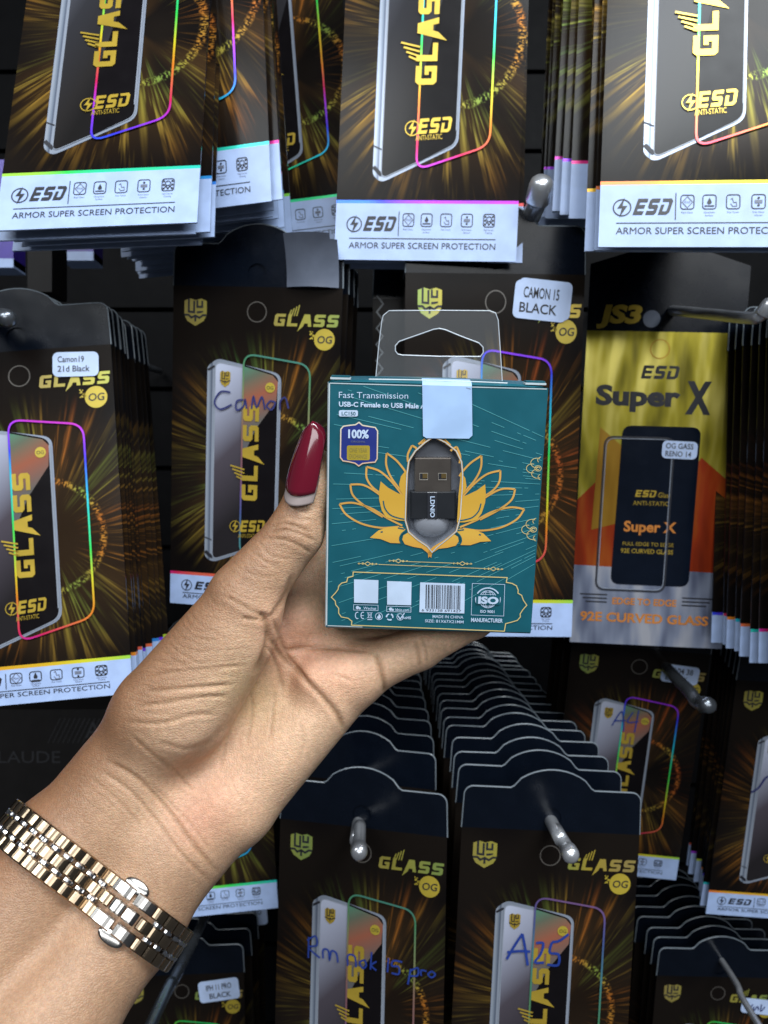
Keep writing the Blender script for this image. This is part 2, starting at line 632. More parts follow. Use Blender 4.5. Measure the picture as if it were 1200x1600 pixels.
def spikes(mb, x, y, h, zz, m, ang=0.0):
    """the comb of thin bars that rises from the second logo letter"""
    c, s_ = math.cos(ang), math.sin(ang)
    for k in range(4):
        dx = k * h * .22
        a = (dx, .85 * h); b = (dx + .22 * h, (1.75 - .22 * (3 - k) * .6) * h)
        mb.stroke([(x + q[0] * c - q[1] * s_, y + q[0] * s_ + q[1] * c) for q in (a, b)], h * .09, m, zz)


def front_art(kind):
    """the printed pictures and words of a pack as separate flat parts; returns [(name, MB)]"""
    T = kind == 't'
    st, sh = (ST_T, SH_T) if T else (ST_M, SH_M)
    k = 1.35 if T else 1.0
    ls = 1.22 if T else 1.0
    Y = lambda y: -(st - (ST_M - y) * k) * W
    X = lambda x: x * W
    Z = lambda i: 2.2e-4 + i * 1.3e-4
    parts = []
    px0 = .195 if T else .215
    # --- phone picture
    mb = MB()
    ph = [(X(px0), Y(.455)), (X(px0), Y(1.575)), (X(px0 + .045), Y(1.612)), (X(.66), Y(1.46)), (X(.66), Y(.485)), (X(px0 + .06), Y(.408))]
    mb.poly(rquad(ph, [.02 * W, .02 * W, .04 * W, .05 * W, .05 * W, .03 * W]), M['chrome_t' if T else 'chrome_m'], Z(0))
    fc = [(X(px0 + .048), Y(.425)), (X(px0 + .048), Y(1.595)), (X(.648), Y(1.452)), (X(.648), Y(.492))]
    mb.poly(rquad(fc, .045 * W), M['phone_t' if T else 'phone_m'], Z(1))
    mb.stroke(rquad(fc, .045 * W), (.0045 if T else .006) * W, M['linepale'], Z(2), closed=True)
    mb.stroke([(X(px0), Y(1.46)), (X(px0 + .045), Y(1.475))], .006 * W, M['ink'], Z(2))
    mb.stroke([(X(px0 + .004), Y(1.545)), (X(px0 + .05), Y(1.58))], .02 * W, M['ink'], Z(2))
    if not T:
        mb.stroke([(X(px0 + .004), Y(.475)), (X(px0 + .045), Y(.452))], .012 * W, M['ink'], Z(2))
    parts.append(('phone_picture', mb))
    # --- glass sheet picture: the dark screen seen through it, its glint and its coloured rim
    mb = MB()
    sc = [(X(.435), Y(.44)), (X(.435), Y(1.53)), (X(.645), Y(1.45)), (X(.645), Y(.495))]
    mb.poly(rquad(sc, [.01 * W, .01 * W, .05 * W, .05 * W]), M['screen'], Z(3))
    if not T:
        mb.poly([(X(.437), Y(.45)), (X(.437), Y(.98)), (X(.52), Y(.80)), (X(.635), Y(.64)), (X(.642), Y(.53)), (X(.61), Y(.495))], M['glint'], Z(4))
    else:
        mb.poly([(X(.437), Y(.45)), (X(.437), Y(1.22)), (X(.56), Y(.80)), (X(.63), Y(.64)), (X(.640), Y(.53))], M['wedge'], Z(4))
    gl = [(X(.435), Y(.375)), (X(.435), Y(1.56)), (X(.83), Y(1.46)), (X(.83), Y(.43))]
    parts.append(('screen_picture', mb))
    mb = MB()
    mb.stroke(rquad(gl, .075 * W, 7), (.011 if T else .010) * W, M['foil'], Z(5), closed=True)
    mb.stroke([(X(.645), Y(.53)), (X(.645), Y(1.40))], .006 * W, M['linepale'], Z(5))
    parts.append(('glass_rim_picture', mb))
    # --- upright logo word
    mb = MB()
    h = .095 * ls * W
    if T: y_b, ln, xc = Y(1.215), .62 * W, .525
    else: y_b, ln, xc = Y(1.225), .56 * W, .535
    put_block(mb, 'GLASS', X(xc), y_b, h, ln, M['gold'], Z(6), ang=R(90))
    spikes(mb, X(xc), y_b + ln * .21, h, Z(6), M['gold'], R(90))
    parts.append(('upright_lettering', mb))
    # --- gold antistatic mark
    mb = MB()
    y_e = Y(1.415)
    bolt(mb, X(.405), y_e + .032 * W, .032 * ls * W, Z(6), M['gold'])
    put_block(mb, 'ESD', X(.435), y_e, .068 * ls * W, .145 * ls * W, M['gold'], Z(6), shear=.2, ang=R(4))
    put_text(mb, 'ANTI-STATIC', X(.425), y_e - .036 * W, .024 * ls * W, M['gold'], Z(6), width=.12 * ls * W, ang=R(4))
    parts.append(('antistatic_lettering', mb))
    if not T:
        mb = MB()
        shield(mb, X(.137), -.150 * W, .135 * W, .155 * W, Z(0), M['logofoil'], M['ink'])
        parts.append(('shield_logo', mb))
        mb = MB()
        shield(mb, X(.325), -.525 * W, .062 * W, .092 * W, Z(3), M['gold'], M['ink'])
        parts.append(('small_emblem', mb))
        mb = MB()
        mb.poly(circle(X(.597), -.565 * W, .029 * W), M['yellow'], Z(6))
        put_text(mb, 'OG', X(.597), -.575 * W, .020 * W, M['ink'], Z(7), align='c')
        parts.append(('small_badge', mb))
        mb = MB()
        put_block(mb, 'GLASS', X(.605), -.215 * W, .068 * W, .375 * W, M['logofoil'], Z(0), shear=.15)
        spikes(mb, X(.695), -.215 * W, .068 * W, Z(0), M['logofoil'])
        parts.append(('logo_lettering', mb))
        mb = MB()
        mb.poly(circle(X(.905), -.285 * W, .060 * W, 32), M['yellow'], Z(0))
        for q in range(14):
            a, b = random.uniform(-.085, -.05), random.uniform(.0, .05)
            mb.poly(circle(X(.905 + a), (-.285 + b) * W, random.uniform(.003, .007) * W, 8), M['yellow'], Z(0))
        put_text(mb, 'OG', X(.905), -.305 * W, .042 * W, M['ink'], Z(1), bold=.015, align='c', shear=.12)
        parts.append(('round_badge', mb))
        mb = MB()
        mb.stroke(circle(X(.505), -.14 * W, .056 * W, 30), .006 * W, M['ringplastic'], Z(0), closed=True)
        parts.append(('punch_mark', mb))
    # --- words and icons of the white strip
    mb = MB()
    s = sh / .32
    yb = -st * W
    V = lambda v: yb - v * s * W
    bolt(mb, X(.105), V(.130), .040 * s ** .5 * W, Z(0), M['ink'])
    put_block(mb, 'ESD', X(.155), V(.165), .078 * s * W, .165 * W, M['ink'], Z(0), shear=.3)
    mb.stroke([(X(.352), V(.06)), (X(.352), V(.19))], .004 * W, M['ink'], Z(0))
    mb.stroke([(X(.08), V(.205)), (X(.885), V(.205))], .004 * W, M['ink'], Z(0))
    put_text(mb, 'ARMOR SUPER SCREEN PROTECTION', X(.08), V(.258), .034 * s ** .7 * W, M['ink'], Z(0), width=.805 * W)
    parts.append(('strip_lettering', mb))
    mb = MB()
    for i, cx in enumerate((.405, .505, .612, .725, .845)):
        w2, h2 = .030, .034 * s ** .6 / 1.0
        cy = .105
        y0, y1 = V(cy) - h2 * W, V(cy) + h2 * W
        mb.stroke(rrect(X(cx - w2), y0, X(cx + w2), y1, .012 * W, 3), .0045 * W, M['ink'], Z(0), closed=True)
        c = V(cy)
        if i == 0:
            mb.stroke([(X(cx), c + .028 * W), (X(cx + .024), c), (X(cx), c - .028 * W), (X(cx - .024), c)], .004 * W, M['greyink'], Z(0), closed=True)
            put_text(mb, 'Real', X(cx), c - .004 * W, .012 * W, M['greyink'], Z(1), align='c')
        elif i == 1:
            mb.poly([(X(cx), c + .022 * W), (X(cx - .011), c - .002 * W), (X(cx - .006), c - .011 * W), (X(cx + .006), c - .011 * W), (X(cx + .011), c - .002 * W)], M['ink'], Z(0))
            mb.stroke([(X(cx - .022), c - .02 * W), (X(cx + .022), c - .02 * W)], .006 * W, M['ink'], Z(0))
        elif i == 2:
            mb.stroke([(X(cx - .012), c + .012 * W), (X(cx - .004), c + .018 * W), (X(cx + .002), c - .004 * W), (X(cx + .014), c - .002 * W), (X(cx + .016), c - .022 * W), (X(cx - .002), c - .022 * W), (X(cx - .012), c - .008 * W)], .004 * W, M['greyink'], Z(0))
        elif i == 3:
            mb.poly([(X(cx - .017), c - .008 * W), (X(cx + .017), c - .008 * W), (X(cx + .017), c + .008 * W), (X(cx - .017), c + .008 * W)], M['greyink'], Z(0))
            mb.poly(circle(X(cx), c + .018 * W, .006 * W, 8), M['ink'], Z(0)); mb.poly(circle(X(cx), c - .018 * W, .006 * W, 8), M['ink'], Z(0))
        else:
            for a in range(5):
                for b in range(5):
                    if (a + b) % 2 == 0:
                        xx, yy = cx - .026 + a * .0104, -.026 + b * .0104
                        if abs(xx + .005 - cx) < .016 and b > 1: continue
                        mb.poly([(X(xx), c + yy * W), (X(xx + .0104), c + yy * W), (X(xx + .0104), c + (yy + .0104) * W), (X(xx), c + (yy + .0104) * W)], M['ink'], Z(0))
            mb.stroke(circle(X(cx), c + .008 * W, .013 * W, 14), .004 * W, M['ink'], Z(1), closed=True)
        for q, wd in ((0, .052), (1, .036)):
            put_text(mb, ('Real Glass', 'Oleophobic', 'Fine Touch', 'Perfect Silicone', 'High Contrast')[i] if q == 0 else ('', 'Surface', '', 'Adhesion', 'Coating')[i],
                     X(cx), y0 - (.020 + .015 * q) * W * s ** .7, .009 * W, M['greyink'], Z(0), align='c', width=wd * W)
    parts.append(('strip_icons', mb))
    return parts


# meshes shared by all packs of a kind
SLEEVE, ART = {}, {}
for _k in 'mt':
    o = sleeve(_k).build('sleeve'); SLEEVE[_k] = o.data; bpy.data.objects.remove(o)
    ART[_k] = []
    for nm, mb in front_art(_k):
        o = mb.build(nm); ART[_k].append((nm, o.data)); bpy.data.objects.remove(o)


def front_pack(kind, q, label, group=None, ys=1.0, skip=(), tone=.5, line=.1, rim=.13, boost=0., dull=0.):
    root = empty('screen_protector_pack', pose_matrix(q))
    root.scale = (1, ys, 1)
    tag(root, label, 'phone accessory pack', group)
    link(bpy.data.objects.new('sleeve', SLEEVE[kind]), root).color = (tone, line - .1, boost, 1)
    for nm, me in ART[kind]:
        if nm in skip: continue
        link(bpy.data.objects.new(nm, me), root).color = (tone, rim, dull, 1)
    return root


def back_pack(kind, q, d, label, group, dx=0., dz=0., jit=1.0, ys=1.0, keep=.97, tone=.5, line=None, boost=0.):
    """a pack further back on the same hook"""
    q = np.array(q, float)
    q[1] += d
    q[0] += dx + random.gauss(0, .0006) * jit
    q[2] += dz + random.gauss(0, .0006) * jit
    q[3] = q[3] * keep + random.gauss(0, .004) * jit; q[4] += random.gauss(0, .008) * jit; q[5] = q[5] * keep + random.gauss(0, .007) * jit
    o = bpy.data.objects.new('screen_protector_pack', SLEEVE[kind])
    link(o)
    o.matrix_world = pose_matrix(q)
    o.scale = (1, ys, 1)
    o.color = (tone + random.uniform(-.1, .1), (random.random() if line is None else line + random.uniform(-.1, .1)), boost, 1)
    tag(o, label, 'phone accessory pack', group)
    return o


ORD = ['first', 'second', 'third', 'fourth', 'fifth', 'sixth', 'seventh', 'eighth', 'ninth', 'tenth', 'eleventh', 'twelfth', 'thirteenth', 'fourteenth', 'fifteenth', 'sixteenth', 'seventeenth', 'eighteenth']


def stack(kind, q, depths, where, group, dz=None, dx=None, jit=1.0, ys=1.0, first=1, keep=.97, tone=.5, line=None, boost=0.):
    """packs behind the front one; where = words that find the stack"""
    for i, d in enumerate(depths):
        back_pack(kind, q, d, '%s pack from the front %s' % (ORD[i + first], where), group,
                  0 if dx is None else dx[i], 0 if dz is None else dz[i], jit, ys, keep, tone, line, boost)


def fitp(pts, d0, ys=1.0, wt=30., wd=80.):
    q, e = fit_pose([(a * W, -b * W * ys) for (a, b), _ in pts], [p for _, p in pts], d0, wt, wd)
    print('pose d=%.3f tilt=%s err=%.1f px' % (q[1], [round(math.degrees(x), 1) for x in q[3:]], e))
    return q


def part_on(root, name, mb, parent=None):
    return mb.build(name, parent or root)


def add_sticker(root, x, y, w, h, ang, lines, hand=False, zz=.0011, double=False):
    """white label stuck on a pack: centre x, y in widths"""
    c, s_ = math.cos(ang), math.sin(ang)
    tr = lambda a, b: (x * W + a * c - b * s_, -y * W + a * s_ + b * c)
    mb = MB()
    if double:
        mb.poly([tr(a + .02 * W, b + .012 * W) for a, b in rrect(-w / 2 * W, -h / 2 * W, w / 2 * W, h / 2 * W, .03 * W)], M['sticker'], zz - 1.5e-4)
    mb.poly([tr(a, b) for a, b in rrect(-w / 2 * W, -h / 2 * W, w / 2 * W, h / 2 * W, .03 * W)], M['sticker'], zz)
    st = mb.build('sticker', root)
    mb = MB()
    for t, (tx, ty), th, tw in lines:
        p = tr(tx * W, ty * W)
        put_text(mb, t, p[0], p[1], th * W, M['ink'], zz + 1.5e-4, width=tw * W, bold=.012, ang=ang)
    if mb.v: mb.build('lettering', st)
    return st


def scribble(root, strokes, mat, w, zz=.0012, name='handwriting'):
    mb = MB()
    for i, s in enumerate(strokes):
        mb.stroke([(a * W, -b * W) for a, b in spline(s, 6)], w * W, mat, zz + i * 1e-5)
    return mb.build(name, root)
# ------------------------------------------------------------------ the display wall
M['wallblack'] = simple('black_display_board', (.0025, .0025, .003), .5, wave=.2, spec=.05)
M['chrome'] = simple('chromed_steel', (.76, .78, .82), .30, .8)
M['chromedark'] = simple('dark_steel_rod', (.20, .22, .25), .28, .85)
M['purple'] = simple('purple_carton_print', (.045, .020, .30), .35)
M['charcoal'] = simple('charcoal_carton', (.010, .009, .009), .5, spec=.15)
M['greysheen'] = simple('grey_sheen_and_print', (.13, .15, .20), .25, wave=.5, wscale=25)  # painted sheen on the header flap; plain grey print on the gold pack
M['greyprint'] = simple('faint_grey_print', (.022, .022, .025), .4)

mb = MB()
WY = 0.93
zz = CAMZ - 1.0
while zz < CAMZ + 1.0:
    mb.box((0, WY + .01, zz + .045), (2.6, .02, .09), M['wallblack'])
    zz += .096
mb.box((0, WY + .03, CAMZ), (2.6, .018, 2.0), M['wallblack'])
tag(mb.build('wall'), kind='structure')

# ---- top row
qT1 = fitp([((1, 2.33), (308, 355)), ((1, 2.00), (311, 244)), ((0, 2.33), (-4, 365)), ((0, 2.00), (-2, 268)), ((1, .93), (331, 0))], .366, wt=50.)
front_pack('t', qT1, 'dark pack filling the upper left corner, green foil line over its whole white strip', skip=(), tone=.52, line=.36, rim=.92)
stack('t', qT1, [.005, .010, .016, .021], 'in the stack behind the pack filling the upper left corner', 'packs stacked in the upper left corner', keep=.95, line=.4)

qT2 = fitp([((1, 2.33), (425, 312)), ((1, 2.00), (419, 220)), ((.6, 2.33), (312, 330)), ((.6, 2.0), (312, 236)), ((1, 1.22), (411, 0))], .41)
front_pack('t', qT2, 'dark pack half hidden behind the upper left corner pack, its strip ending in ROTECTION', tone=.3, line=.40, rim=.70)
stack('t', qT2, [.005 * i + .005 for i in range(14)], 'in the thick fanned stack behind the strip ending in ROTECTION', 'packs fanned out behind the half hidden one',
      dz=[-.0006 * i for i in range(14)])

qT5 = fitp([((.83, 1.70), (521, 240)), ((.85, 2.0), (525, 303)), ((.85, 2.33), (526, 366)), ((.55, 2.0), (452, 322))], .45, wt=80., wd=200.)
front_pack('t', qT5, 'shadowed pack deep in the gap, strip corner beside the pack with the central white strip', tone=.5, line=.33, rim=.65)

qT3 = fitp([((0, 2.33), (525, 403)), ((1, 2.33), (803, 406)), ((0, 2.0), (526, 319)), ((1, 2.0), (808, 310)), ((0, .90), (531, 0)), ((1, .90), (836, 0))], .407)
front_pack('t', qT3, 'dark pack above the held box, whole strip reading ARMOR SUPER SCREEN PROTECTION, rainbow phone rim', tone=.5, line=.72, rim=.08, boost=.05)
stack('t', qT3, [.007, .014], 'behind the pack hanging above the held box', 'packs behind the one above the held box')

qT4 = fitp([((0, 2.33), (933, 385)), ((0, 2.0), (941, 285)), ((0, 1.05), (950, 0)), ((.77, 2.33), (1200, 388)), ((.77, 2.0), (1200, 277))], .326)
front_pack('t', qT4, 'large dark pack in the upper right corner, orange foil line and yellow phone rim', tone=.56, line=.05, rim=.18, boost=.05)
stack('t', qT4, [.008, .016, .026], 'behind the large pack in the upper right corner', 'packs behind the upper right corner pack', tone=.5, boost=.8, line=.02, dz=[.001, .004, .009], dx=[-.0005, -.001, -.002])
stack('t', qT4, [.045, .056, .068, .080, .092, .104, .116, .126], 'of those hung higher behind the upper right corner pack',
      'packs hung higher behind the upper right corner pack', tone=.78, line=.80, boost=1.0, dz=[.030, .036, .042, .047, .050, .053, .055, .056], dx=[-.002, -.003, -.004, -.003, -.004, -.003, -.002, -.002], first=4)

# ---- middle row
qM1 = fitp([((1, 0), (176, 537)), ((1, 1.68), (204, 1022)), ((.32, 1.68), (0, 1043)), ((.905, .28), (147, 620)), ((.32, 1.88), (0, 1103))], .383)
r = front_pack('m', qM1, 'dark pack with a white sticker reading Camon19 21d Black', tone=.46, line=.03, rim=.96, boost=.45)
add_sticker(r, .81, .10, .245, .135, R(-3), [('Camon19', (-.095, .012), .034, .14), ('21d Black', (-.095, -.040), .034, .17)])
stack('m', qM1, [.006 * i + .006 for i in range(10)], 'in the stack behind the Camon19 sticker pack', 'packs stacked behind the Camon19 sticker pack', boost=.4, tone=.42)

qM2 = fitp([((0, .03), (272, 455)), ((.137, .147), (308, 482)), ((.905, .28), (501, 524)), ((0, 1.68), (262, 895)), ((.22, 1.58), (327, 866)), ((.83, .5), (486, 600))], .425)
r = front_pack('m', qM2, 'dark pack left of the held box with Camon handwritten across its phone picture', tone=.62, line=.96, rim=.55, boost=.1, dull=.75)
scribble(r, [[(.36, .60), (.30, .60), (.265, .66), (.30, .70), (.37, .67)], [(.44, .64), (.40, .65), (.40, .70), (.44, .68), (.45, .64), (.46, .69)],
             [(.49, .69), (.50, .62), (.52, .68), (.55, .62), (.57, .69)], [(.60, .64), (.58, .67), (.61, .69), (.63, .65), (.60, .64)],
             [(.66, .69), (.66, .64), (.69, .62), (.71, .68)]], M['navyink'], .010)
stack('m', qM2, [.007, .013, .019, .026, .033], 'behind the pack with Camon handwritten on it', 'packs behind the handwritten Camon pack', dx=[.002, .003, .004, .005, .006])
# bent flap added over this pack's header; its grey stands for lamp sheen
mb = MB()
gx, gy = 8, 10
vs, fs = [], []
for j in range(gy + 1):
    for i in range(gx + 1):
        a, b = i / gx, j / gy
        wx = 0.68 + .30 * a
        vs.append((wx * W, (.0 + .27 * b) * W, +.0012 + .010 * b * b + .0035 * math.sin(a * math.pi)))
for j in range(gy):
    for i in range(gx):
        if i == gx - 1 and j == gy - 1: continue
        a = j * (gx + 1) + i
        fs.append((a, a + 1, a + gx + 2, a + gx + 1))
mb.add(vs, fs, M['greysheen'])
root = empty('header_sheen_flap', pose_matrix(qM2))
tag(root, 'pale grey flap added over the handwritten Camon pack header, standing for its lamp sheen', 'card flap')
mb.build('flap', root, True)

YS3 = 1.10
qM3 = fitp([((.905, .28), (884, 517)), ((1, 0), (914, 429)), ((1, 1.68), (893, 931)), ((1, 1.88), (890, 1000)), ((.137, .147), (670, 472)), ((.83, 1.40), (858, 860)), ((0, 1.88), (628, 992))], .425, YS3)
r = front_pack('m', qM3, 'dark pack right behind the held box with a white sticker reading CAMON 15 BLACK', ys=YS3, tone=.22, line=.05, rim=.86, boost=.55)
add_sticker(r, .755, .135, .30, .19, R(-5), [('CAMON 15', (-.10, .012), .055, .20), ('BLACK', (-.115, -.062), .050, .21)], double=True)
stack('m', qM3, [.012, .024, .036], 'behind the pack with the CAMON 15 BLACK sticker', 'packs behind the CAMON 15 sticker pack', dz=[.004, .006, .008])
# older pack with a zigzag tear line, behind and to the left
q = np.array(qM3); q[0] -= .018; q[1] += .05; q[2] += .0
o = back_pack('m', q, 0, 'shadowed pack with a pale zigzag tear line, behind the clear hang tab', None, jit=0)
mb = MB()
mb.stroke([(.045 * W + (.02 if i % 2 else -.02) * W, (.02 - i * .05) * W) for i in range(16)], .010 * W, M['edge'], 3e-4)
mb.build('tear_line', o)


# ---- the gold pack
def gold_foil(name, stops, axis_noise=6, rough=.26, metal=.85):
    n = NT(name)
    o = n.obj()
    mp = n.n('ShaderNodeMapping'); n.l(o, mp.inputs[0]); mp.inputs['Scale'].default_value = (2.2, .5, 1)
    nz = n.noise(mp.outputs[0], axis_noise * 6, 2)
    n.set(col=n.ramp(nz, stops), rough=rough, metal=metal)
    n.bump(n.noise(mp.outputs[0], 16, 2), .5, .006)
    return n.m


M['goldfoil'] = gold_foil('gold_foil', [(.32, (.20, .17, .02)), (.5, (.50, .42, .04)), (.66, (.82, .70, .16))], metal=.6)
M['redfoil'] = gold_foil('red_foil', [(.3, (.26, .03, .01)), (.5, (.44, .05, .012)), (.7, (.55, .13, .02))], metal=.5)
M['orangefoil'] = gold_foil('orange_foil', [(.3, (.34, .16, .015)), (.6, (.48, .26, .03))], metal=.5)
M['silverfoil'] = gold_foil('silver_foil', [(.32, (.20, .23, .36)), (.5, (.48, .54, .72)), (.66, (.85, .86, .95))], metal=.7)
M['navy'] = simple('printed_navy_panel', (.003, .006, .014), .15, wave=.15)
M['orange'] = simple('orange_print', (.62, .22, .04), .4, .2)
GH = 2.07
qM4 = fit_pose([(a * W, -b * W) for a, b in ((0, 0), (1, 0), (1, GH), (0, GH))], [(916, 517), (1166, 520), (1125, 1016), (893, 1001)], .46)[0]
g = empty('gold_screen_protector_pack', pose_matrix(qM4))
tag(g, 'gold foil pack with a red and silver lower part and Super X in dark letters', 'phone accessory pack')
mb = MB()
w_ = lambda pts: [(a * W, -b * W) for a, b in pts]


def ccw(pts):
    s = sum(pts[i - 1][0] * pts[i][1] - pts[i][0] * pts[i - 1][1] for i in range(len(pts)))
    return pts if s > 0 else pts[::-1]


mb.poly(ccw(w_([(0, 0), (1, 0), (1, -.42), (.75, -.50), (.25, -.5), (.0, -.42)])), M['black'], 0)
mb.poly(ccw(w_([(0, 0), (1, 0), (1, .98), (.78, .80), (.55, 1.2), (.30, .78), (0, 1.1)])), M['goldfoil'], 0)
mb.poly(ccw(w_([(0, 1.1), (.30, .78), (.55, 1.2), (.78, .80), (1, .98), (1, 1.56), (0, 1.54)])), M['redfoil'], 0)
mb.poly(ccw(w_([(0, 1.54), (1, 1.56), (1, GH), (0, GH)])), M['silverfoil'], 0)
mb.poly(ccw(w_([(.12, .62), (.34, .80), (.27, 1.25), (.10, 1.3)])), M['orangefoil'], 1.2e-4)
full = [(0, -.42), (.25, -.5), (.75, -.5), (1, -.42), (1, GH), (0, GH)]
k = len(full)
mb.add([(a * W, -b * W, -.0015) for a, b in full], [tuple(range(k))], M['black'])
for i in range(k):
    (x0, y0), (x1, y1) = full[i], full[(i + 1) % k]
    mb.add([(x0 * W, -y0 * W, 0), (x0 * W, -y0 * W, -.0015), (x1 * W, -y1 * W, -.0015), (x1 * W, -y1 * W, 0)], [(3, 2, 1, 0)], M['edge'])
mb.build('sleeve', g)
mb = MB()
put_text(mb, 'JS3', .06 * W, .055 * W, .11 * W, M['gold'], 2e-4, width=.27 * W, bold=.05, shear=.2)
mb.build('header_lettering', g)
mb = MB()
mb.stroke([(a * W, -b * W) for a, b in circle(.47, .11, .06, 26)], .007 * W, M['orangefoil'], 2e-4, closed=True)
mb.poly(circle(.405 * W, .08 * W, .055 * W, 22), M['greysheen'], 2e-4)
mb.build('punch_mark', g)
mb = MB()
put_block(mb, 'ESD', .36 * W, -.30 * W, .085 * W, .23 * W, M['ink'], 2e-4, shear=.2)
put_text(mb, 'Super', .08 * W, -.47 * W, .125 * W, M['ink'], 2e-4, width=.54 * W, bold=.045)
put_text(mb, 'X', .655 * W, -.51 * W, .20 * W, M['ink'], 2e-4, width=.16 * W, bold=.05)
put_text(mb, 'Super', .088 * W, -.462 * W, .108 * W, M['greysheen'], 3.2e-4, width=.524 * W, bold=-.012)
put_text(mb, 'Super', .086 * W, -.464 * W, .112 * W, M['ink'], 4.4e-4, width=.528 * W, bold=.004)
mb.build('title_lettering', g)
mb = MB()
mb.poly(rquad(w_([(.265, .605), (.245, 1.66), (.755, 1.66), (.765, .605)]), .06 * W), M['navy'], 3e-4)
mb.build('phone_picture', g)
mb = MB()
mb.stroke(rquad(w_([(.155, .68), (.150, 1.70), (.60, 1.70), (.60, .68)]), .06 * W), .010 * W, M['ink'], 5e-4, closed=True)
mb.stroke(rquad(w_([(.165, .69), (.160, 1.69), (.59, 1.69), (.59, .69)]), .06 * W), .005 * W, M['linepale'], 5.4e-4, closed=True)
mb.build('glass_rim_picture', g)
mb = MB()
put_block(mb, 'ESD', .37 * W, -1.07 * W, .045 * W, .13 * W, M['gold'], 4.5e-4, shear=.2)
put_text(mb, 'Glass', .52 * W, -1.07 * W, .035 * W, M['gold'], 4.5e-4, width=.08 * W)
put_text(mb, 'ANTI-STATIC', .36 * W, -1.125 * W, .030 * W, M['gold'], 4.5e-4, width=.23 * W)
put_text(mb, 'Super X', .31 * W, -1.30 * W, .07 * W, M['orange'], 4.5e-4, width=.34 * W, bold=.03)
put_text(mb, 'FULL EDGE TO EDGE', .31 * W, -1.395 * W, .025 * W, M['gold'], 4.5e-4, width=.33 * W)
put_text(mb, '92E CURVED GLASS', .30 * W, -1.445 * W, .030 * W, M['gold'], 4.5e-4, width=.34 * W, bold=.015)
mb.build('panel_lettering', g)
mb = MB()
put_text(mb, 'EDGE TO EDGE', .265 * W, -1.795 * W, .045 * W, M['orange'], 2e-4, width=.42 * W, bold=.03)
put_text(mb, '92E CURVED GLASS', .06 * W, -1.915 * W, .062 * W, M['orange'], 2e-4, width=.84 * W, bold=.03)
for i in range(3):
    for a, b in ((.05, .23), (.72, .92)):
        mb.stroke([((a + .02 * i * (1 if a < .5 else 0)) * W, (-1.735 - .025 * i) * W), ((b - .02 * i * (0 if a < .5 else 1)) * W, (-1.735 - .025 * i) * W)], .009 * W, M['ink'], 2e-4)
mb.build('lower_lettering', g)
add_sticker(g, .635, .755, .225, .115, R(-1), [('OG GASS', (-.09, .008), .036, .175), ('RENO 14', (-.09, -.043), .036, .165)])

# right end of the middle row: left edges of a stack whose front pack is out of frame
qRS = fitp([((0, 1.88), (1198, 1044)), ((0, 1.68), (1201, 985)), ((0, 0), (1212, 520))], .452)
stack('m', qRS, [0, .010, .019, .028, .037, .047, .056, .066, .076], 'of the edge-on stack beside the gold pack', 'packs seen edge on beside the gold pack', first=0, boost=.35, tone=.4,
      dz=[.0, -.001, -.001, 0, .001, .001, .002, .002, .003])

# ---- lower row
qL1 = fitp([((1, 0), (702, 1311)), ((0, 1.2), (433, 1600)), ((1, 1.0), (693, 1590)), ((.905, .28), (667, 1386)), ((.137, .147), (472, 1310)), ((.83, .5), (648, 1440)), ((.22, .47), (487, 1418)), ((0, .55), (435, 1430))], .43)
r = front_pack('m', qL1, 'dark pack below the wrist with Rm nok 15 pro written in navy marker', tone=.52, line=.1, rim=.55, boost=.15, dull=.75)
scribble(r, [[(.20, .78), (.20, .66)], [(.19, .68), (.24, .65), (.25, .70), (.20, .72), (.27, .77)], [(.29, .77), (.29, .72), (.32, .72), (.33, .77), (.34, .72), (.37, .73), (.38, .78)],
             [(.44, .79), (.44, .73), (.48, .73), (.49, .79)], [(.54, .74), (.51, .76), (.53, .79), (.55, .77), (.54, .74)], [(.58, .69), (.575, .79)], [(.61, .74), (.58, .765), (.61, .79)],
             [(.68, .71), (.675, .79)], [(.76, .72), (.71, .72), (.70, .75), (.74, .75), (.74, .79), (.70, .79)],
             [(.81, .75), (.795, .84)], [(.81, .76), (.85, .74), (.85, .78), (.81, .79)], [(.87, .78), (.87, .75), (.90, .75)], [(.93, .745), (.91, .765), (.93, .78), (.95, .76), (.93, .745)]], M['blueink'], .010)
stack('m', qL1, [.075, .11, .146, .182, .215, .245, .275, .30, .325, .345], 'in the stack whose front pack says Rm nok 15 pro', 'packs receding behind the Rm nok pack')

qL2 = fitp([((.137, .147), (756, 1332)), ((.905, .28), (968, 1380)), ((1, 0), (1001, 1309)), ((0, 0), (720, 1289)), ((1, .93), (983, 1553)), ((0, .95), (711, 1553))], .41)
r = front_pack('m', qL2, 'dark pack under the held box with A15 written in blue marker', tone=.48, line=.1, rim=.95, boost=.2, dull=.75)
scribble(r, [[(.29, .74), (.33, .66), (.37, .59)], [(.37, .59), (.39, .67), (.41, .77)], [(.29, .70), (.36, .69), (.42, .69)], [(.45, .64), (.49, .64), (.48, .70), (.45, .75), (.50, .75)],
             [(.54, .63), (.53, .69), (.58, .70), (.58, .76), (.52, .76)], [(.54, .63), (.58, .62), (.63, .58)]], M['blueink'], .014)
stack('m', qL2, [.034, .060, .085, .112, .135, .16, .185, .21, .235, .26, .285, .31, .335, .36, .385, .41], 'in the stack whose front pack says A15', 'packs receding behind the A15 pack')
q = np.array(qL2); q[1] += .115; q[0] += .020; q[2] -= .133
stack('m', q, [0, .02, .04], 'of the low stack peeping out behind the A15 pack', 'low packs peeping out behind the A15 pack', first=0)

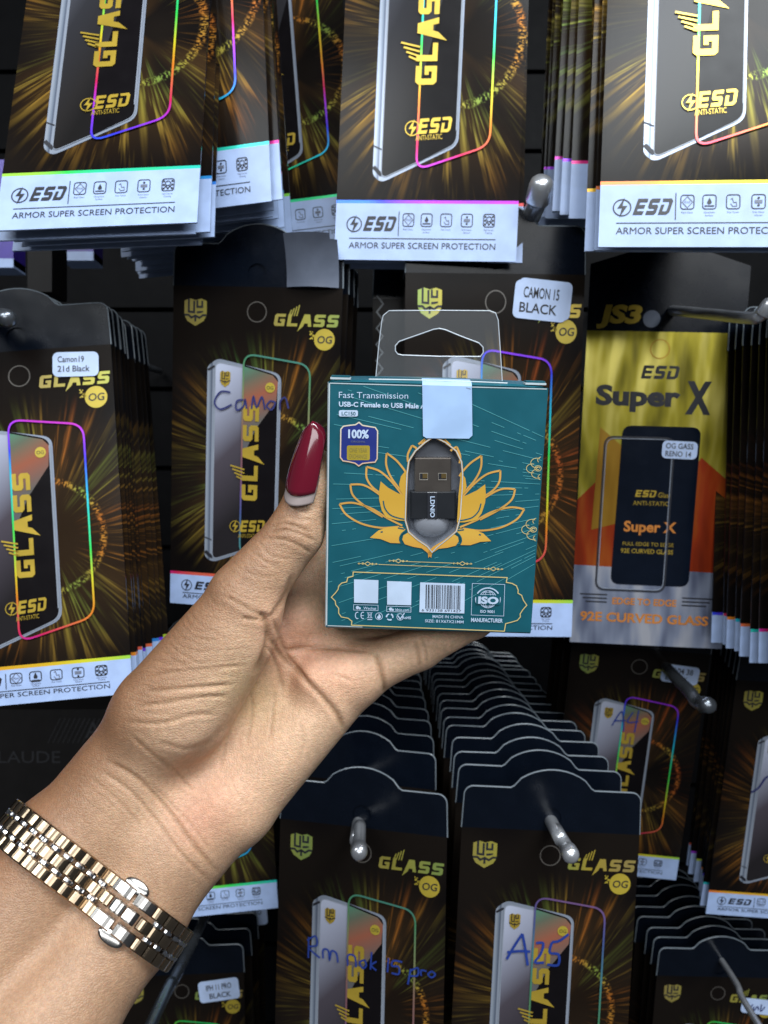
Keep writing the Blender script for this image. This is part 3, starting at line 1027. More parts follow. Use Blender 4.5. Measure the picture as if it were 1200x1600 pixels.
qR1 = fitp([((.137, .147), (924, 1033)), ((1, .7), (1086, 1181)), ((.83, .44), (1052, 1101)), ((1, 1.68), (1060, 1332)), ((1, 1.88), (1057, 1374)), ((.80, 1.44), (1036, 1290))], .505, wt=60., wd=150.)
r = front_pack('m', qR1, 'dark pack under the gold pack with a sticker crossed by a hook', tone=.22, line=.08, rim=.90)
add_sticker(r, .80, .17, .27, .14, R(-3), [('A04 38', (-.06, .005), .045, .15), ('BLACK', (-.10, -.05), .035, .16)])
scribble(r, [[(.36, .62), (.42, .50), (.45, .66)], [(.37, .58), (.46, .57)], [(.50, .50), (.47, .58), (.55, .57)], [(.54, .48), (.53, .66)]], M['blueink'], .009)
stack('m', qR1, [.02, .04, .06], 'behind the pack whose sticker is crossed by a hook', 'packs behind the one under the gold pack', dz=[.0, .001, .002])

qR2 = fitp([((.137, .147), (1179, 1091)), ((.218, .47), (1187, 1165)), ((.22, 1.58), (1157, 1371)), ((0, 1.68), (1108, 1384)), ((0, 1.88), (1103, 1428)), ((0, .55), (1130, 1181))], .45, wt=90.)
r = front_pack('m', qR2, 'dark pack cut by the frame below the edge-on stack, orange shield logo and white strip', tone=.35, line=.08, rim=.0)
scribble(r, [[(.21, .86), (.26, .82), (.30, .74), (.33, .72)]], M['navyink'], .012)
stack('m', qR2, [.006, .012, .018, .024, .030, .036], 'in the stack behind the orange shield pack', 'packs stacked behind the orange shield pack', dz=[.003 * (i + 1) for i in range(6)])

qBR = fitp([((0, 0), (1029, 1526)), ((.137, .147), (1047, 1552)), ((.505, .14), (1121, 1548)), ((1, 0), (1221, 1530))], .585)
r = front_pack('m', qBR, 'dark pack in the lower right corner with a small handwritten sticker and a thin hook', tone=.5, line=.1, rim=.5)
add_sticker(r, .83, .24, .26, .13, R(-5), [])
scribble(r, [[(.75, .22), (.76, .27), (.79, .22)], [(.80, .24), (.80, .28), (.83, .24), (.84, .27)], [(.86, .22), (.86, .28), (.89, .24)]], M['navyink'], .010)
stack('m', qBR, [.014, .028, .044, .060, .078, .096, .115], 'in the stack above the lower right corner pack', 'packs in the lower right corner')

qBL = fitp([((.905, .28), (363, 1567)), ((1, 0), (383, 1520)), ((1, .235), (381, 1565)), ((0, 0), (183, 1528))], .57)
r = front_pack('m', qBL, 'dark pack below the watch bracelet with a tilted white sticker reading IPH 11 PRO BLACK', tone=.5, line=.1, rim=.5)
add_sticker(r, .80, .135, .32, .18, R(6), [('IPH 11 PRO', (-.10, .008), .048, .20), ('BLACK', (-.08, -.062), .045, .17)])
stack('m', qBL, [.02, .045], 'behind the IPH 11 PRO sticker pack', 'packs behind the IPH 11 PRO sticker pack', dx=[.002, .003])
q = np.array(qBL); q[0] += .004; q[1] += .07; q[2] += .017
o = back_pack('m', q, 0, 'shadowed pack with a white corner sticker behind the watch side stack', None, jit=0)
add_sticker(o, .92, .10, .22, .2, R(4), [('10 PRO', (-.08, .0), .045, .14), ('BLK', (-.06, -.06), .04, .09)])
qB2 = fitp([((1, 1.68), (431, 1377)), ((1, 1.88), (431, 1419)), ((.42, 1.68), (312, 1392)), ((.83, 1.46), (397, 1322))], .56)
front_pack('m', qB2, 'shadowed pack under the palm, only its white strip end with icons showing', tone=.6, line=.3, rim=.5)

# things far back in the shadow on the left
for (u, v, w2, h2, d, lab) in ((-10, 330, 62, 92, .60, 'purple carton with a white base cut by the frame, below the upper left pack'),
                               (121, 330, 50, 88, .60, 'purple carton with a white base beside the charcoal carton')):
    c = P(u, v, d)
    ww, hh = w2 / F * d, h2 * 1.8 / F * d
    root = empty('purple_carton', Matrix.Translation(Vector(c)))
    tag(root, lab, 'carton')
    mb = MB(); y0 = -(85 if u < 0 else 74) / F * d
    mb.box((0, .01, hh / 2 + y0), (ww, .02, hh), M['purple'])
    mb.build('carton_body', root)
    mb = MB(); mb.box((0, .01, y0 + .002), (ww, .0202, .007), M['paper']); mb.build('white_base', root)
mb = MB()
c = P(62, 300, .50)
mb.box((c[0], c[1] + .012, c[2]), (38 / F * .5, .024, .13), M['charcoal'])
tag(mb.build('charcoal_carton'), 'tall charcoal carton between the two purple cartons', 'carton')
mb = MB()
c = P(75, 1215, .62)
mb.box((0, .02, 0), (.15, .04, .11), M['charcoal'])
root = empty('dark_carton', Matrix.Translation(Vector(c)))
tag(root, 'black carton with faint grey words in the shadow left of the wrist', 'carton')
mb.build('carton_body', root)
t2 = MB()
put_text(t2, 'LAUDE', -.040, .012, .010, M['greyprint'], 0, width=.05)
put_text(t2, 'A', .030, .032, .014, M['greyprint'], 0)
for a in range(16):
    t2.stroke([(.0 + a * .004, .028), (.01 + a * .004, .048)], .0006, M['greyprint'], 1e-5)
t2.v = [(x, -.0003 - z, y) for x, y, z in t2.v]
t2.build('lettering', root)


# ---- hooks
def hook(name, pts, r, label, mat='chrome', tip=1.25, group=None):
    p = [P(*a) for a in pts]
    p = spline(p, 6) if len(p) > 2 else p
    root = empty(name, Matrix.Translation(Vector(p[0])))
    tag(root, label, 'display hook', group)
    mb = MB()
    mb.tube([a - p[0] for a in p], r, M[mat], 14)
    mb.build('rod', root, True)
    mb = MB()
    e = p[-1] - p[-2]; e = e / np.linalg.norm(e)
    base = p[-1] - p[0]
    prof = [(-2.2, 1.02), (-1.9, tip), (-.3, tip), (0.25, tip * .9), (.6, tip * .6), (.72, .05)]
    mb.tube([base + e * (a * r) for a, b in prof], [r * b for a, b in prof], M[mat if mat == 'chromedark' else 'chrome'], 16)
    mb.build('tip', root, True)
    return root


hook('display_hook', [(600, 1000, .92), (563, 1262, .445), (562, 1290, .415), (561, 1318, .395), (561, 1332, .383)], .0034, 'chrome hook holding the Rm nok 15 pro pack')
hook('display_hook', [(730, 1030, .92), (850, 1262, .43), (868, 1295, .400), (884, 1322, .382), (892, 1336, .370)], .0034, 'chrome hook with a bright tip holding the A15 pack')
hook('display_hook', [(930, 910, .92), (1030, 1030, .56), (1075, 1078, .49), (1090, 1098, .475), (1108, 1102, .462)], .0040, 'dark steel hook with a bright tip crossing the sticker under the gold pack', 'chromedark')
hook('display_hook', [(700, 560, .92), (805, 375, .46), (826, 345, .415), (838, 318, .395), (847, 286, .386)], .0050, 'chrome hook with its tip turned up between the two upper packs')
hook('display_hook', [(480, 520, .92), (395, 398, .52), (345, 355, .44), (312, 330, .40), (285, 305, .38)], .0032, 'dark rod slanting under the ROTECTION strip', 'chromedark')
hook('display_hook', [(930, 478, .92), (1032, 484, .50), (1110, 491, .42), (1172, 497, .375), (1190, 491, .366), (1204, 474, .362)], .0030, 'chrome hook lying across the black header of the gold pack')
hook('display_hook', [(980, 1290, .92), (1125, 1497, .585), (1160, 1560, .53), (1210, 1640, .48)], .0022, 'thin steel hook slanting across the lower right corner pack', 'chrome')
hook('display_hook', [(420, 1230, .92), (295, 1485, .54), (265, 1540, .49), (225, 1625, .43)], .0036, 'dark steel rod below the watch bracelet', 'chromedark')
hook('display_hook', [(250, 580, .92), (-20, 494, .385), (0, 496, .378), (14, 498, .374)], .0036, 'dark hook end at the frame above the Camon19 sticker pack', 'chromedark')
# ------------------------------------------------------------------ the held box
BW, BD = .067, .021
best = None
for _h in np.arange(.068, .086, .001):
    _q, _e = fit_pose([(0, 0), (BW, 0), (BW, -_h), (0, -_h)], [(513.6, 597), (856.5, 606.5), (829.5, 988), (508.5, 979)], .24, 3., 20.)
    if best is None or _e < best[0]: best = (_e, _h, _q)
_, BH, qB = best
print('box h=%.3f' % BH, 'pose', [round(float(x), 4) for x in qB[:3]], [round(math.degrees(x), 1) for x in qB[3:]], 'err %.2f' % best[0])
BM = np.eye(4); BM[:3, :3] = rotm(*qB[3:]) @ R0; BM[:3, 3] = qB[:3]
BMi = np.linalg.inv(BM)
CAM = np.array([0, 0, CAMZ])


def face(X, Y, zl=0.0):
    """a spot seen on the box (enlarged-photo units) as a place on its front card, metres from the upper left corner"""
    u, v = X / 2.9625 + 480, Y / 2.9625 + 470
    a = (BMi @ np.append(CAM, 1))[:3]
    b = (BMi @ np.append(P(u, v, 1), 1))[:3]
    d = b - a
    t = (zl - a[2]) / d[2]
    p = a + d * t
    return (float(p[0]), float(p[1]))


def fl(pts): return [face(*p) for p in pts]


UN = face(600, 900)[0] - face(500, 900)[0]; UN /= 100     # metres per enlarged-photo unit
M['teal'] = simple('teal_carton_print', (.010, .105, .142), .30, wave=.12, wscale=40)
M['tealline'] = simple('pale_teal_print', (.08, .34, .38), .4)
M['white'] = simple('white_print', (.55, .68, .88), .45)
M['cartoncore'] = simple('white_carton_edge', (.50, .58, .62), .6)
M['lotus'] = grad_mat('lotus_gold_print', (0, 1), .38, .60, [(0, (.62, .36, .05)), (.5, (.70, .42, .07)), (1, (.62, .26, .05))], .4)
M['lotusline'] = simple('lotus_outline_print', (.66, .36, .08), .4)
M['palegold'] = simple('pale_gold_print', (.70, .55, .22), .4)
M['badgeblue'] = simple('royal_blue_print', (.020, .035, .22), .35)
M['badgerim'] = grad_mat('badge_rim_print', (0, 1), .16, .36, [(0, (.75, .66, .52)), (.6, (.70, .45, .30)), (1, (.62, .20, .14))], .35)
M['olive'] = simple('olive_print', (.30, .24, .05), .5)
M['traygrey'] = simple('grey_plastic_tray', (.16, .175, .21), .35, wave=.2, wscale=120)
M['plugmetal'] = simple('dark_nickel_shell', (.30, .26, .23), .28, .9)
M['plugblack'] = simple('black_plug_housing', (.016, .018, .022), .35)
M['plughole'] = simple('brass_contact_hole', (.16, .11, .04), .4, .5)
M['plugrim'] = simple('bright_hole_rim', (.70, .66, .58), .3, .6)
n = NT('clear_plastic')
n.set(col=(.9, .95, 1), rough=.05, alpha=.075, spec=.6)
n.bump(n.noise(n.obj(), 45, 2), .3, .002)
M['clear'] = n.m
n = NT('clear_plastic_edge')
n.set(col=(.75, .82, .9), rough=.15, alpha=.55)
M['clearedge'] = n.m
M['seal'] = simple('white_seal_paper', (.40, .58, .88), .42, wave=.15, wscale=60)

box = empty('accessory_box', Matrix(BM.tolist()))
tag(box, 'small teal carton with a golden lotus and a white seal, held up in the hand', 'box')

# window opening (enlarged-photo units)
win = [(585, 628), (640, 655), (690, 695), (714, 745), (719, 800), (717, 870), (708, 1000), (690, 1066), (645, 1105), (600, 1140), (578, 1163), (556, 1136), (510, 1105),
       (470, 1070), (454, 1015), (457, 920), (462, 800), (470, 742), (500, 695), (545, 655)]
winf = ccw(fl(win))

mb = MB()
r_ = .0006
mb.poly([[(0, 0), (0, -BH), (BW, -BH), (BW, 0)], winf], M['teal'], 0)
e = r_
mb.add([(0, 0, 0), (0, -BH, 0), (-e * .5, -BH, -e), (-e * .5, 0, -e)], [(0, 3, 2, 1)], M['cartoncore'])
mb.add([(-e * .5, 0, -e), (-e * .5, -BH, -e), (-e * .5, -BH, -BD), (-e * .5, 0, -BD)], [(0, 3, 2, 1)], M['teal'])
mb.add([(BW, 0, 0), (BW, -BH, 0), (BW + e * .3, -BH, -e), (BW + e * .3, 0, -e)], [(0, 1, 2, 3)], M['teal'])
mb.add([(BW + e * .3, 0, -e), (BW + e * .3, -BH, -e), (BW + e * .3, -BH, -BD), (BW + e * .3, 0, -BD)], [(0, 1, 2, 3)], M['teal'])
mb.add([(-e * .5, 0, -BD), (-e * .5, -BH, -BD), (BW + e * .3, -BH, -BD), (BW + e * .3, 0, -BD)], [(0, 3, 2, 1)], M['teal'])
mb.add([(0, -BH, 0), (BW, -BH, 0), (BW, -BH - e, -e), (0, -BH - e, -e)], [(0, 3, 2, 1)], M['teal'])
mb.add([(0, -BH - e, -e), (BW, -BH - e, -e), (BW, -BH - e, -BD), (0, -BH - e, -BD)], [(0, 3, 2, 1)], M['teal'])
# wall of the cut-out: card thickness
k = len(winf)
for i in range(k):
    (x0, y0), (x1, y1) = winf[i], winf[(i + 1) % k]
    mb.add([(x0, y0, 0), (x1, y1, 0), (x1, y1, -.0007), (x0, y0, -.0007)], [(0, 1, 2, 3)], M['cartoncore'])
mb.build('carton_body', box)

# tuck flap on top with its two dust ears
mb = MB()
pts = []
for i in range(25):
    t = i / 24
    x = .0015 + t * (BW - .003)
    pts.append((x, .0004 + .0007 * math.sin(math.pi * t) ** .5))
vs = [(x, 0.0002, -.0004) for x, y in pts] + [(x, y, -.0022) for x, y in pts] + [(x, y + .0004, -BD) for x, y in pts]
m_ = len(pts)
fs = []
for i in range(m_ - 1):
    fs += [(i, i + 1, m_ + i + 1, m_ + i), (m_ + i, m_ + i + 1, 2 * m_ + i + 1, 2 * m_ + i)]
mb.add(vs, fs, M['teal'])
mb.tube([(x, y + .0001, -.0022) for x, y in pts[4:-4]], .00028, M['cartoncore'], 6)
mb.build('tuck_flap', box)
for xx, w_e in ((.0004, .0062), (BW - .0068, .0064)):
    mb = MB()
    mb.box((xx + w_e / 2, .0011, -.0035), (w_e, .0006, .0045), M['cartoncore'])
    mb.box((xx + w_e / 2, .0017, -.0035), (w_e - .0006, .0005, .0040), M['teal'])
    mb.build('dust_ear', box)
mb = MB()
mb.stroke([(.00025, -.0004), (.00025, -BH + .0005)], .0004, M['cartoncore'], 1e-4)
mb.stroke([(.0004, -.00035), (BW - .0004, -.0003)], .0003, M['cartoncore'], 1e-4)
mb.stroke([(.0006, -BH + .0004), (.012, -BH + .0003)], .0003, M['cartoncore'], 1e-4)
mb.build('worn_edge', box)

# grey tray behind the window with the adapter in it
zt = -.0035
tray = [face(a, b) for a, b in win]
cx_ = sum(p[0] for p in tray) / len(tray); cy_ = sum(p[1] for p in tray) / len(tray)
mb = MB()
big = [((a - cx_) * 1.04 + cx_, (b - cy_) * 1.04 + cy_) for a, b in winf]
in_ = [((a - cx_) * .88 + cx_, (b - cy_) * .93 + cy_) for a, b in winf]
k = len(big)
mb.add([(a, b, -.0009) for a, b in big] + [(a, b, zt) for a, b in in_], [(i, (i + 1) % k, k + (i + 1) % k, k + i) for i in range(k)], M['traygrey'])
mb.poly(in_, M['traygrey'], zt)
mb.build('window_tray', box)


def fbox(mb, X0, Y0, X1, Y1, z0, z1, mat, ins=.0003, rot=0.0):
    """upright block standing in the tray between two depths with softened front edge"""
    q = fl([(X0, Y1), (X1, Y1), (X1, Y0), (X0, Y0)])
    c = np.mean(q, axis=0)
    inner = [tuple(c + (np.array(p) - c) * (1 - ins / max(1e-6, np.linalg.norm(np.array(p) - c)) * 1.4)) for p in q]
    vs = [(a, b, z0) for a, b in q] + [(a, b, z1 - ins) for a, b in q] + [(a, b, z1) for a, b in inner]
    fs = []
    for i in range(4):
        j = (i + 1) % 4
        fs += [(i, j, 4 + j, 4 + i), (4 + i, 4 + j, 8 + j, 8 + i)]
    fs.append((8, 9, 10, 11))
    mb.add(vs, fs, mat)


ad = mb = MB()
fbox(mb, 497, 729, 668, 888, zt, -.0006, M['plugmetal'])
plug = mb.build('adapter_plug', box)
mb = MB()
fbox(mb, 477, 884, 690, 1012, zt, -.0002, M['plugblack'], .0005)
hous = mb.build('adapter_housing', box)
mb = MB()
fbox(mb, 556, 886, 602, 1010, -.0003, .00005, simple('dark_glossy_band', (.03, .032, .04), .2), .0001)
put_p = face(570, 905)
put_p2 = face(570, 1002)
lw = math.hypot(put_p2[0] - put_p[0], put_p2[1] - put_p[1])
an = math.atan2(put_p2[1] - put_p[1], put_p2[0] - put_p[0])
put_text(mb, 'LDNIO', put_p[0], put_p[1], 21 * UN, M['white'], .0002, width=lw, bold=.02, ang=an)
mb.build('lettering', hous)
for X in (522, 609):
    mb = MB()
    mb.poly(ccw(fl([(X - 2, 798), (X + 37, 798), (X + 37, 831), (X - 2, 831)])), M['plugrim'], -.0004)
    mb.poly(ccw(fl([(X, 800), (X + 35, 800), (X + 35, 826), (X, 826)])), M['ink'], -.0003)
    mb.poly(ccw(fl([(X + 12, 800), (X + 35, 800), (X + 35, 822), (X + 12, 822)])), M['plughole'], -.0002)
    mb.build('contact_hole', plug)
# blown bubble at the foot of the tray
c = face(577, 1035); rb = 86 * UN
vs, fs = [], []
for j in range(9):
    a = R(90 * j / 8)
    for i in range(28):
        b = 2 * math.pi * i / 28
        vs.append((c[0] + rb * math.cos(a) * math.cos(b), c[1] + rb * .86 * math.cos(a) * math.sin(b), zt + .0001 + .0034 * math.sin(a)))
for j in range(8):
    for i in range(28):
        fs.append((j * 28 + i, j * 28 + (i + 1) % 28, (j + 1) * 28 + (i + 1) % 28, (j + 1) * 28 + i))
mb = MB()
n = NT('smoky_clear_plastic'); n.set(col=(.55, .58, .66), rough=.10, alpha=.42, spec=.7); M['smoky'] = n.m
mb.add(vs, fs, M['smoky'])
mb.build('bubble', box, True)

# ---- printing on the front
EZ = lambda i: .00010 + i * .00006
ax = face(580, 900)[0]; ay_t = face(580, 640); ay_b = face(578, 1163)
ox = (ay_t[0] + ay_b[0]) / 2
mirror = lambda p: (2 * ox - p[0], p[1])
mb = MB()
vp = face(1640, 880)
random.seed(3)
x_r = face(1090, 800)[0]
holes = []


def ray_clip(a, b):
    t = (a - vp[0], b - vp[1])
    return t


for i in range(46):
    y_at = -.001 - (BH - .002) * (i + random.uniform(-.3, .3)) / 45     # height where the ray meets the left edge
    yl = vp[1] + (y_at - vp[1]) * 1.45
    x = random.uniform(.0002, .006)
    while x < BW - .0005:
        ln = random.choice([.0012, .004, .009, .014, .02])
        x1 = min(x + ln, BW - .0004)
        f = lambda q: vp[1] + (yl - vp[1]) * (vp[0] - q) / vp[0]
        if i % 2 == 0 or random.random() < .35:
            ya, yb_ = f(x), f(x1)
            if -BH + .0005 < min(ya, yb_) and max(ya, yb_) < -.0006:
                def inside(px, py):
                    c = False
                    for j in range(len(winf)):
                        (xa, y0), (xb, y1) = winf[j], winf[j - 1]
                        if (y0 > py) != (y1 > py) and px < (xb - xa) * (py - y0) / (y1 - y0) + xa: c = not c
                    return c
                if not any(inside(x + (x1 - x) * t / 6, ya + (yb_ - ya) * t / 6) for t in range(7)):
                    mb.stroke([(x, ya), (x1, yb_)], .00018, M['tealline'], EZ(0))
        x = x1 + random.choice([.0008, .002, .004, .009])
mb.build('ray_print', box)

mb = MB()
petals = [
    ([(150, 940), (215, 935), (300, 962), (370, 1005), (440, 1040)], [(150, 940), (180, 988), (250, 1030), (340, 1050), (425, 1045)]),
    ([(200, 850), (262, 853), (330, 893), (400, 955)], [(200, 850), (212, 900), (268, 950), (350, 1000)]),
    ([(275, 768), (335, 788), (392, 838), (445, 905)], [(275, 768), (275, 818), (300, 860), (345, 895)]),
    ([(368, 705), (412, 738), (446, 778), (462, 805)], [(368, 705), (366, 760), (390, 820), (447, 895)]),
    ([(485, 670), (500, 678), (512, 690)], [(485, 670), (466, 710), (466, 745)]),
    ([(545, 640), (515, 664)], [(545, 640), (530, 662)])]
for side in (0, 1):
    for a, b in petals:
        for q in (a, b):
            p = [tuple(z) for z in spline(fl(q), 7)]
            if side: p = [mirror(z) for z in p]
            mb.stroke(p, 9 * UN, M['lotusline'], EZ(1))
mb.build('petal_outline', box)
mb = MB()
fills = [
    [(340, 835), (333, 880), (333, 920), (345, 970), (365, 1002), (420, 1016), (455, 1018), (458, 905), (420, 890), (375, 865)],
    [(456, 785), (434, 812), (425, 850), (432, 880), (445, 900), (459, 905)],
    [(290, 1096), (330, 1062), (380, 1045), (440, 1046), (455, 1058), (435, 1075), (428, 1100), (436, 1122), (385, 1120), (340, 1102)],
    [(470, 1070), (445, 1085), (440, 1105), (452, 1126), (490, 1138), (530, 1145), (556, 1165), (574, 1190), (578, 1163), (556, 1136), (510, 1105)]]
for side in (0, 1):
    for q in fills:
        p = fl(q)
        if side: p = [mirror(z) for z in p]
        mb.poly(ccw(p), M['lotus'], EZ(2))
mb.build('petal_fill', box)
mb = MB()
for side in (0, 1):
    for q in ([(352, 925), (360, 960), (385, 990), (420, 1004), (450, 1010)], [(456, 1062), (434, 1082), (428, 1105), (438, 1126)], [(340, 1070), (350, 1068)], [(420, 1050), (450, 1056)]):
        p = [tuple(z) for z in spline(fl(q), 6)]
        if side: p = [mirror(z) for z in p]
        mb.stroke(p, 6 * UN, M['teal'], EZ(3))
mb.build('petal_vein', box)
mb = MB()
mb.stroke(winf, 8 * UN, M['lotusline'], EZ(3), closed=True)
mb.stroke(winf, 4 * UN, M['cartoncore'], EZ(4), closed=True)
mb.build('window_edging', box)

mb = MB()


def ftext(mb, txt, X0, X1, Yb, h, mat, zi=4, bold=0.0, Yb2=None):
    a, b = face(X0, Yb), face(X1, Yb if Yb2 is None else Yb2)
    bold = bold * min(1, h / 30)
    put_text(mb, txt, a[0], a[1], h * UN, mat, EZ(zi), width=math.hypot(b[0] - a[0], b[1] - a[1]), bold=bold, ang=math.atan2(b[1] - a[1], b[0] - a[0]))


ftext(mb, 'Fast Transmission', 147, 467, 449, 29, M['white'], bold=-.006, Yb2=453)
ftext(mb, 'USB-C Female to USB Male A', 147, 548, 488, 22, M['white'], bold=.035, Yb2=498)
mb.build('title_lettering', box)
mb = MB()
mb.poly(ccw(fl(rrect(147, 506, 235, 535, 8))), M['white'], EZ(4))
ftext(mb, 'LC150', 160, 224, 529, 17, M['teal'], 5, .03, 530)
mb.build('model_plate', box)
mb = MB()
bd = [(240, 562), (256, 576), (290, 582), (315, 586), (326, 602), (324, 730), (314, 746), (288, 748), (256, 752), (239, 764), (222, 751), (192, 744), (166, 740), (154, 724), (156, 594), (168, 580), (195, 576), (224, 573)]
p = [tuple(z) for z in fl(bd)]
mb.poly(ccw(p), M['badgeblue'], EZ(3))
mb.stroke(ccw(p), 5.5 * UN, M['badgerim'], EZ(4), closed=True)
wb_ = mb.build('warranty_badge', box)
mb = MB()
mb.poly(ccw(fl(rrect(184, 669, 290, 737, 8))), M['yellow'], EZ(4))
ftext(mb, '100%', 190, 285, 633, 38, M['white'], 5, .04, 635)
ftext(mb, 'ORIGINAL', 203, 270, 655, 9, M['greyink'], 5, 0, 656)
ftext(mb, 'ONE YEAR', 196, 278, 699, 20, M['olive'], 5, .02, 701)
ftext(mb, 'EXCHANGE', 194, 278, 727, 20, M['olive'], 5, .02, 729)
mb.build('lettering', wb_)
# gold clouds on the right edge
mb = MB()
for (cx, cy) in ((1062, 775), (1040, 1058)):
    for (dx, dy, rr, a0, a1) in ((0, -25, 28, 60, 280), (-22, 0, 26, 70, 290), (2, 25, 26, 80, 300), (6, 0, 15, 0, 360), (6, 0, 8, 0, 300), (22, -38, 18, 100, 220), (22, 40, 16, 120, 260)):
        q = [(cx + dx + rr * math.cos(R(a0 + (a1 - a0) * t / 14)), cy + dy - rr * .8 * math.sin(R(a0 + (a1 - a0) * t / 14))) for t in range(15)]
        f_ = [z for z in fl(q) if z[0] < BW - .0003]
        if len(f_) > 2: mb.stroke(f_, 2.6 * UN, M['palegold'], EZ(3))
mb.build('cloud_print', box)
# ornament lines and the cusped frame
mb = MB()
for (x0, y0, x1, y1) in ((330, 1219, 815, 1238), (467, 1206, 672, 1213)):
    mb.stroke(fl([(x0, y0), (x1, y1)]), 2.6 * UN, M['palegold'], EZ(3))
for (cx, cy) in ((280, 1216), (422, 1203), (718, 1215), (861, 1240)):
    mb.stroke(fl([(cx - 46, cy - 1), (cx - 14, cy - 1)]), 2.4 * UN, M['palegold'], EZ(3))
    mb.stroke(fl([(cx + 14, cy + 1), (cx + 46, cy + 2)]), 2.4 * UN, M['palegold'], EZ(3))
    mb.stroke(fl([(cx - 14, cy), (cx, cy - 9), (cx + 14, cy), (cx, cy + 9)]), 3 * UN, M['palegold'], EZ(3), closed=True)
    for s in (-1, 1):
        mb.poly(ccw(fl(circle(cx + s * 22, cy + s, 5, 8))), M['palegold'], EZ(3))
        mb.poly(ccw(fl(circle(cx + s * 40, cy + s, 4, 8))), M['palegold'], EZ(3))
mb.build('ornament_print', box)
mb = MB()
R_ = [(925, 1280), (921, 1302), (948, 1307), (968, 1318), (976, 1338), (975, 1352), (992, 1362), (1000, 1385), (1016, 1408), (998, 1428), (985, 1448), (986, 1462), (972, 1478), (945, 1486), (918, 1493), (912, 1528)]
L_ = [(205, 1500), (207, 1482), (190, 1468), (158, 1462), (146, 1445), (146, 1422), (132, 1405), (130, 1388), (112, 1371), (132, 1350), (143, 1335), (147, 1318), (160, 1305), (183, 1300), (188, 1280), (212, 1274), (213, 1254)]
mb.stroke(fl(R_ + L_), 4.5 * UN, M['palegold'], EZ(3), closed=True)
mb.build('frame_print', box)
# plain white patches where codes would be, small marks, bar code
for q in ((217, 1288, 330, 1396), (370, 1296, 483, 1405)):
    mb = MB()
    mb.poly(ccw(fl([(q[0], q[1]), (q[2], q[1] + 4), (q[2] - 2, q[3] + 3), (q[0], q[3])])), M['white'], EZ(3))
    mb.build('white_patch', box)
for (x0, x1, y, t, d) in ((215, 328, 1405, 'Wechat', 45), (368, 480, 1412, 'ldnio.com', 40)):
    mb = MB()
    mb.stroke(ccw(fl([(x0, y), (x1, y + 3), (x1, y + 28), (x0, y + 25)])), 2.2 * UN, M['white'], EZ(3), closed=True)
    mb.poly(ccw(fl(circle(x0 + 18, y + 14, 8, 12))), M['white'], EZ(3))
    mb.poly(ccw(fl(circle(x0 + 28, y + 17, 5.5, 10))), M['white'], EZ(3))
    ftext(mb, t, x0 + d, x1 - 8, y + 22, 14, M['white'], 3, .02, y + 24)
    mb.build('address_plate', box)
mb = MB()
for cx, flip in ((232, 0), (258, 0)):
    mb.stroke(fl([(cx + 9 * math.cos(R(a)), 1455 - 15 * math.sin(R(a))) for a in range(60, 301, 20)]), 4 * UN, M['white'], EZ(3))
mb.stroke(fl([(250, 1456), (262, 1456)]), 3.5 * UN, M['white'], EZ(3))
mb.build('conformity_mark', box)
mb = MB()
mb.stroke(fl([(281, 1443), (284, 1466), (295, 1466), (298, 1443)]), 2.4 * UN, M['white'], EZ(3), closed=True)
mb.stroke(fl([(277, 1440), (302, 1468)]), 2.2 * UN, M['white'], EZ(3)); mb.stroke(fl([(302, 1440), (277, 1468)]), 2.2 * UN, M['white'], EZ(3))
mb.stroke(fl([(279, 1474), (301, 1474)]), 4 * UN, M['white'], EZ(3))
mb.build('bin_mark', box)
mb = MB()
mb.stroke(ccw(fl(circle(332, 1459, 16, 24))), 2.6 * UN, M['white'], EZ(3), closed=True)
mb.poly(ccw(fl([(332, 1446), (341, 1458), (340, 1468), (332, 1472), (324, 1468), (325, 1457), (329, 1460)])), M['white'], EZ(3))
mb.build('flame_mark', box)
mb = MB()
for k in range(3):
    a0 = 90 + 120 * k
    mb.stroke(fl([(382 + 15 * math.cos(R(a0 + a)), 1462 - 14 * math.sin(R(a0 + a))) for a in (10, 40, 70, 95)]), 5 * UN, M['white'], EZ(3), w2=8 * UN)
mb.build('recycling_mark', box)
mb = MB()
mb.stroke(fl([(430 + 15 * math.cos(R(a)), 1462 - 15 * math.sin(R(a))) for a in range(50, 340, 20)]), 2.6 * UN, M['white'], EZ(3))
mb.stroke(fl([(420, 1456), (430, 1472), (450, 1444)]), 5 * UN, M['white'], EZ(3))
ftext(mb, 'RoHS', 440, 480, 1471, 14, M['white'], 3, .05, 1472)
mb.build('tick_mark', box)
mb = MB()
mb.poly(ccw(fl([(523, 1302), (730, 1309), (727, 1446), (519, 1440)])), M['white'], EZ(3))
random.seed(11)
x = 549
while x < 712:
    w_b = random.choice([2, 2, 3.5, 5])
    mb.stroke(fl([(x + w_b / 2, 1312 + (x - 549) * .03), (x + w_b / 2 - 2, 1423 + (x - 549) * .03)]), w_b * UN, M['ink'], EZ(4))
    x += w_b + random.choice([2, 2.5, 4, 5])
ftext(mb, '6 933138 691427', 530, 712, 1435, 12, M['ink'], 4, 0, 1440)
mb.build('bar_code', box)
mb = MB()
ftext(mb, 'MADE IN CHINA', 580, 722, 1466, 15, M['white'], 3, .01, 1470)
ftext(mb, 'SIZE: 81X67X21MM', 545, 723, 1486, 15, M['white'], 3, .01, 1492)
ftext(mb, 'MANUFACTURER', 758, 904, 1484, 20, M['white'], 3, .045, 1488)
mb.build('small_lettering', box)
mb = MB()
mb.stroke(ccw(fl([(764, 1307), (914, 1312), (909, 1458), (759, 1453)])), 2.2 * UN, M['white'], EZ(3), closed=True)
gc = (836, 1380)
mb.stroke(ccw(fl(circle(*gc, 40, 30))), 3 * UN, M['white'], EZ(3), closed=True)
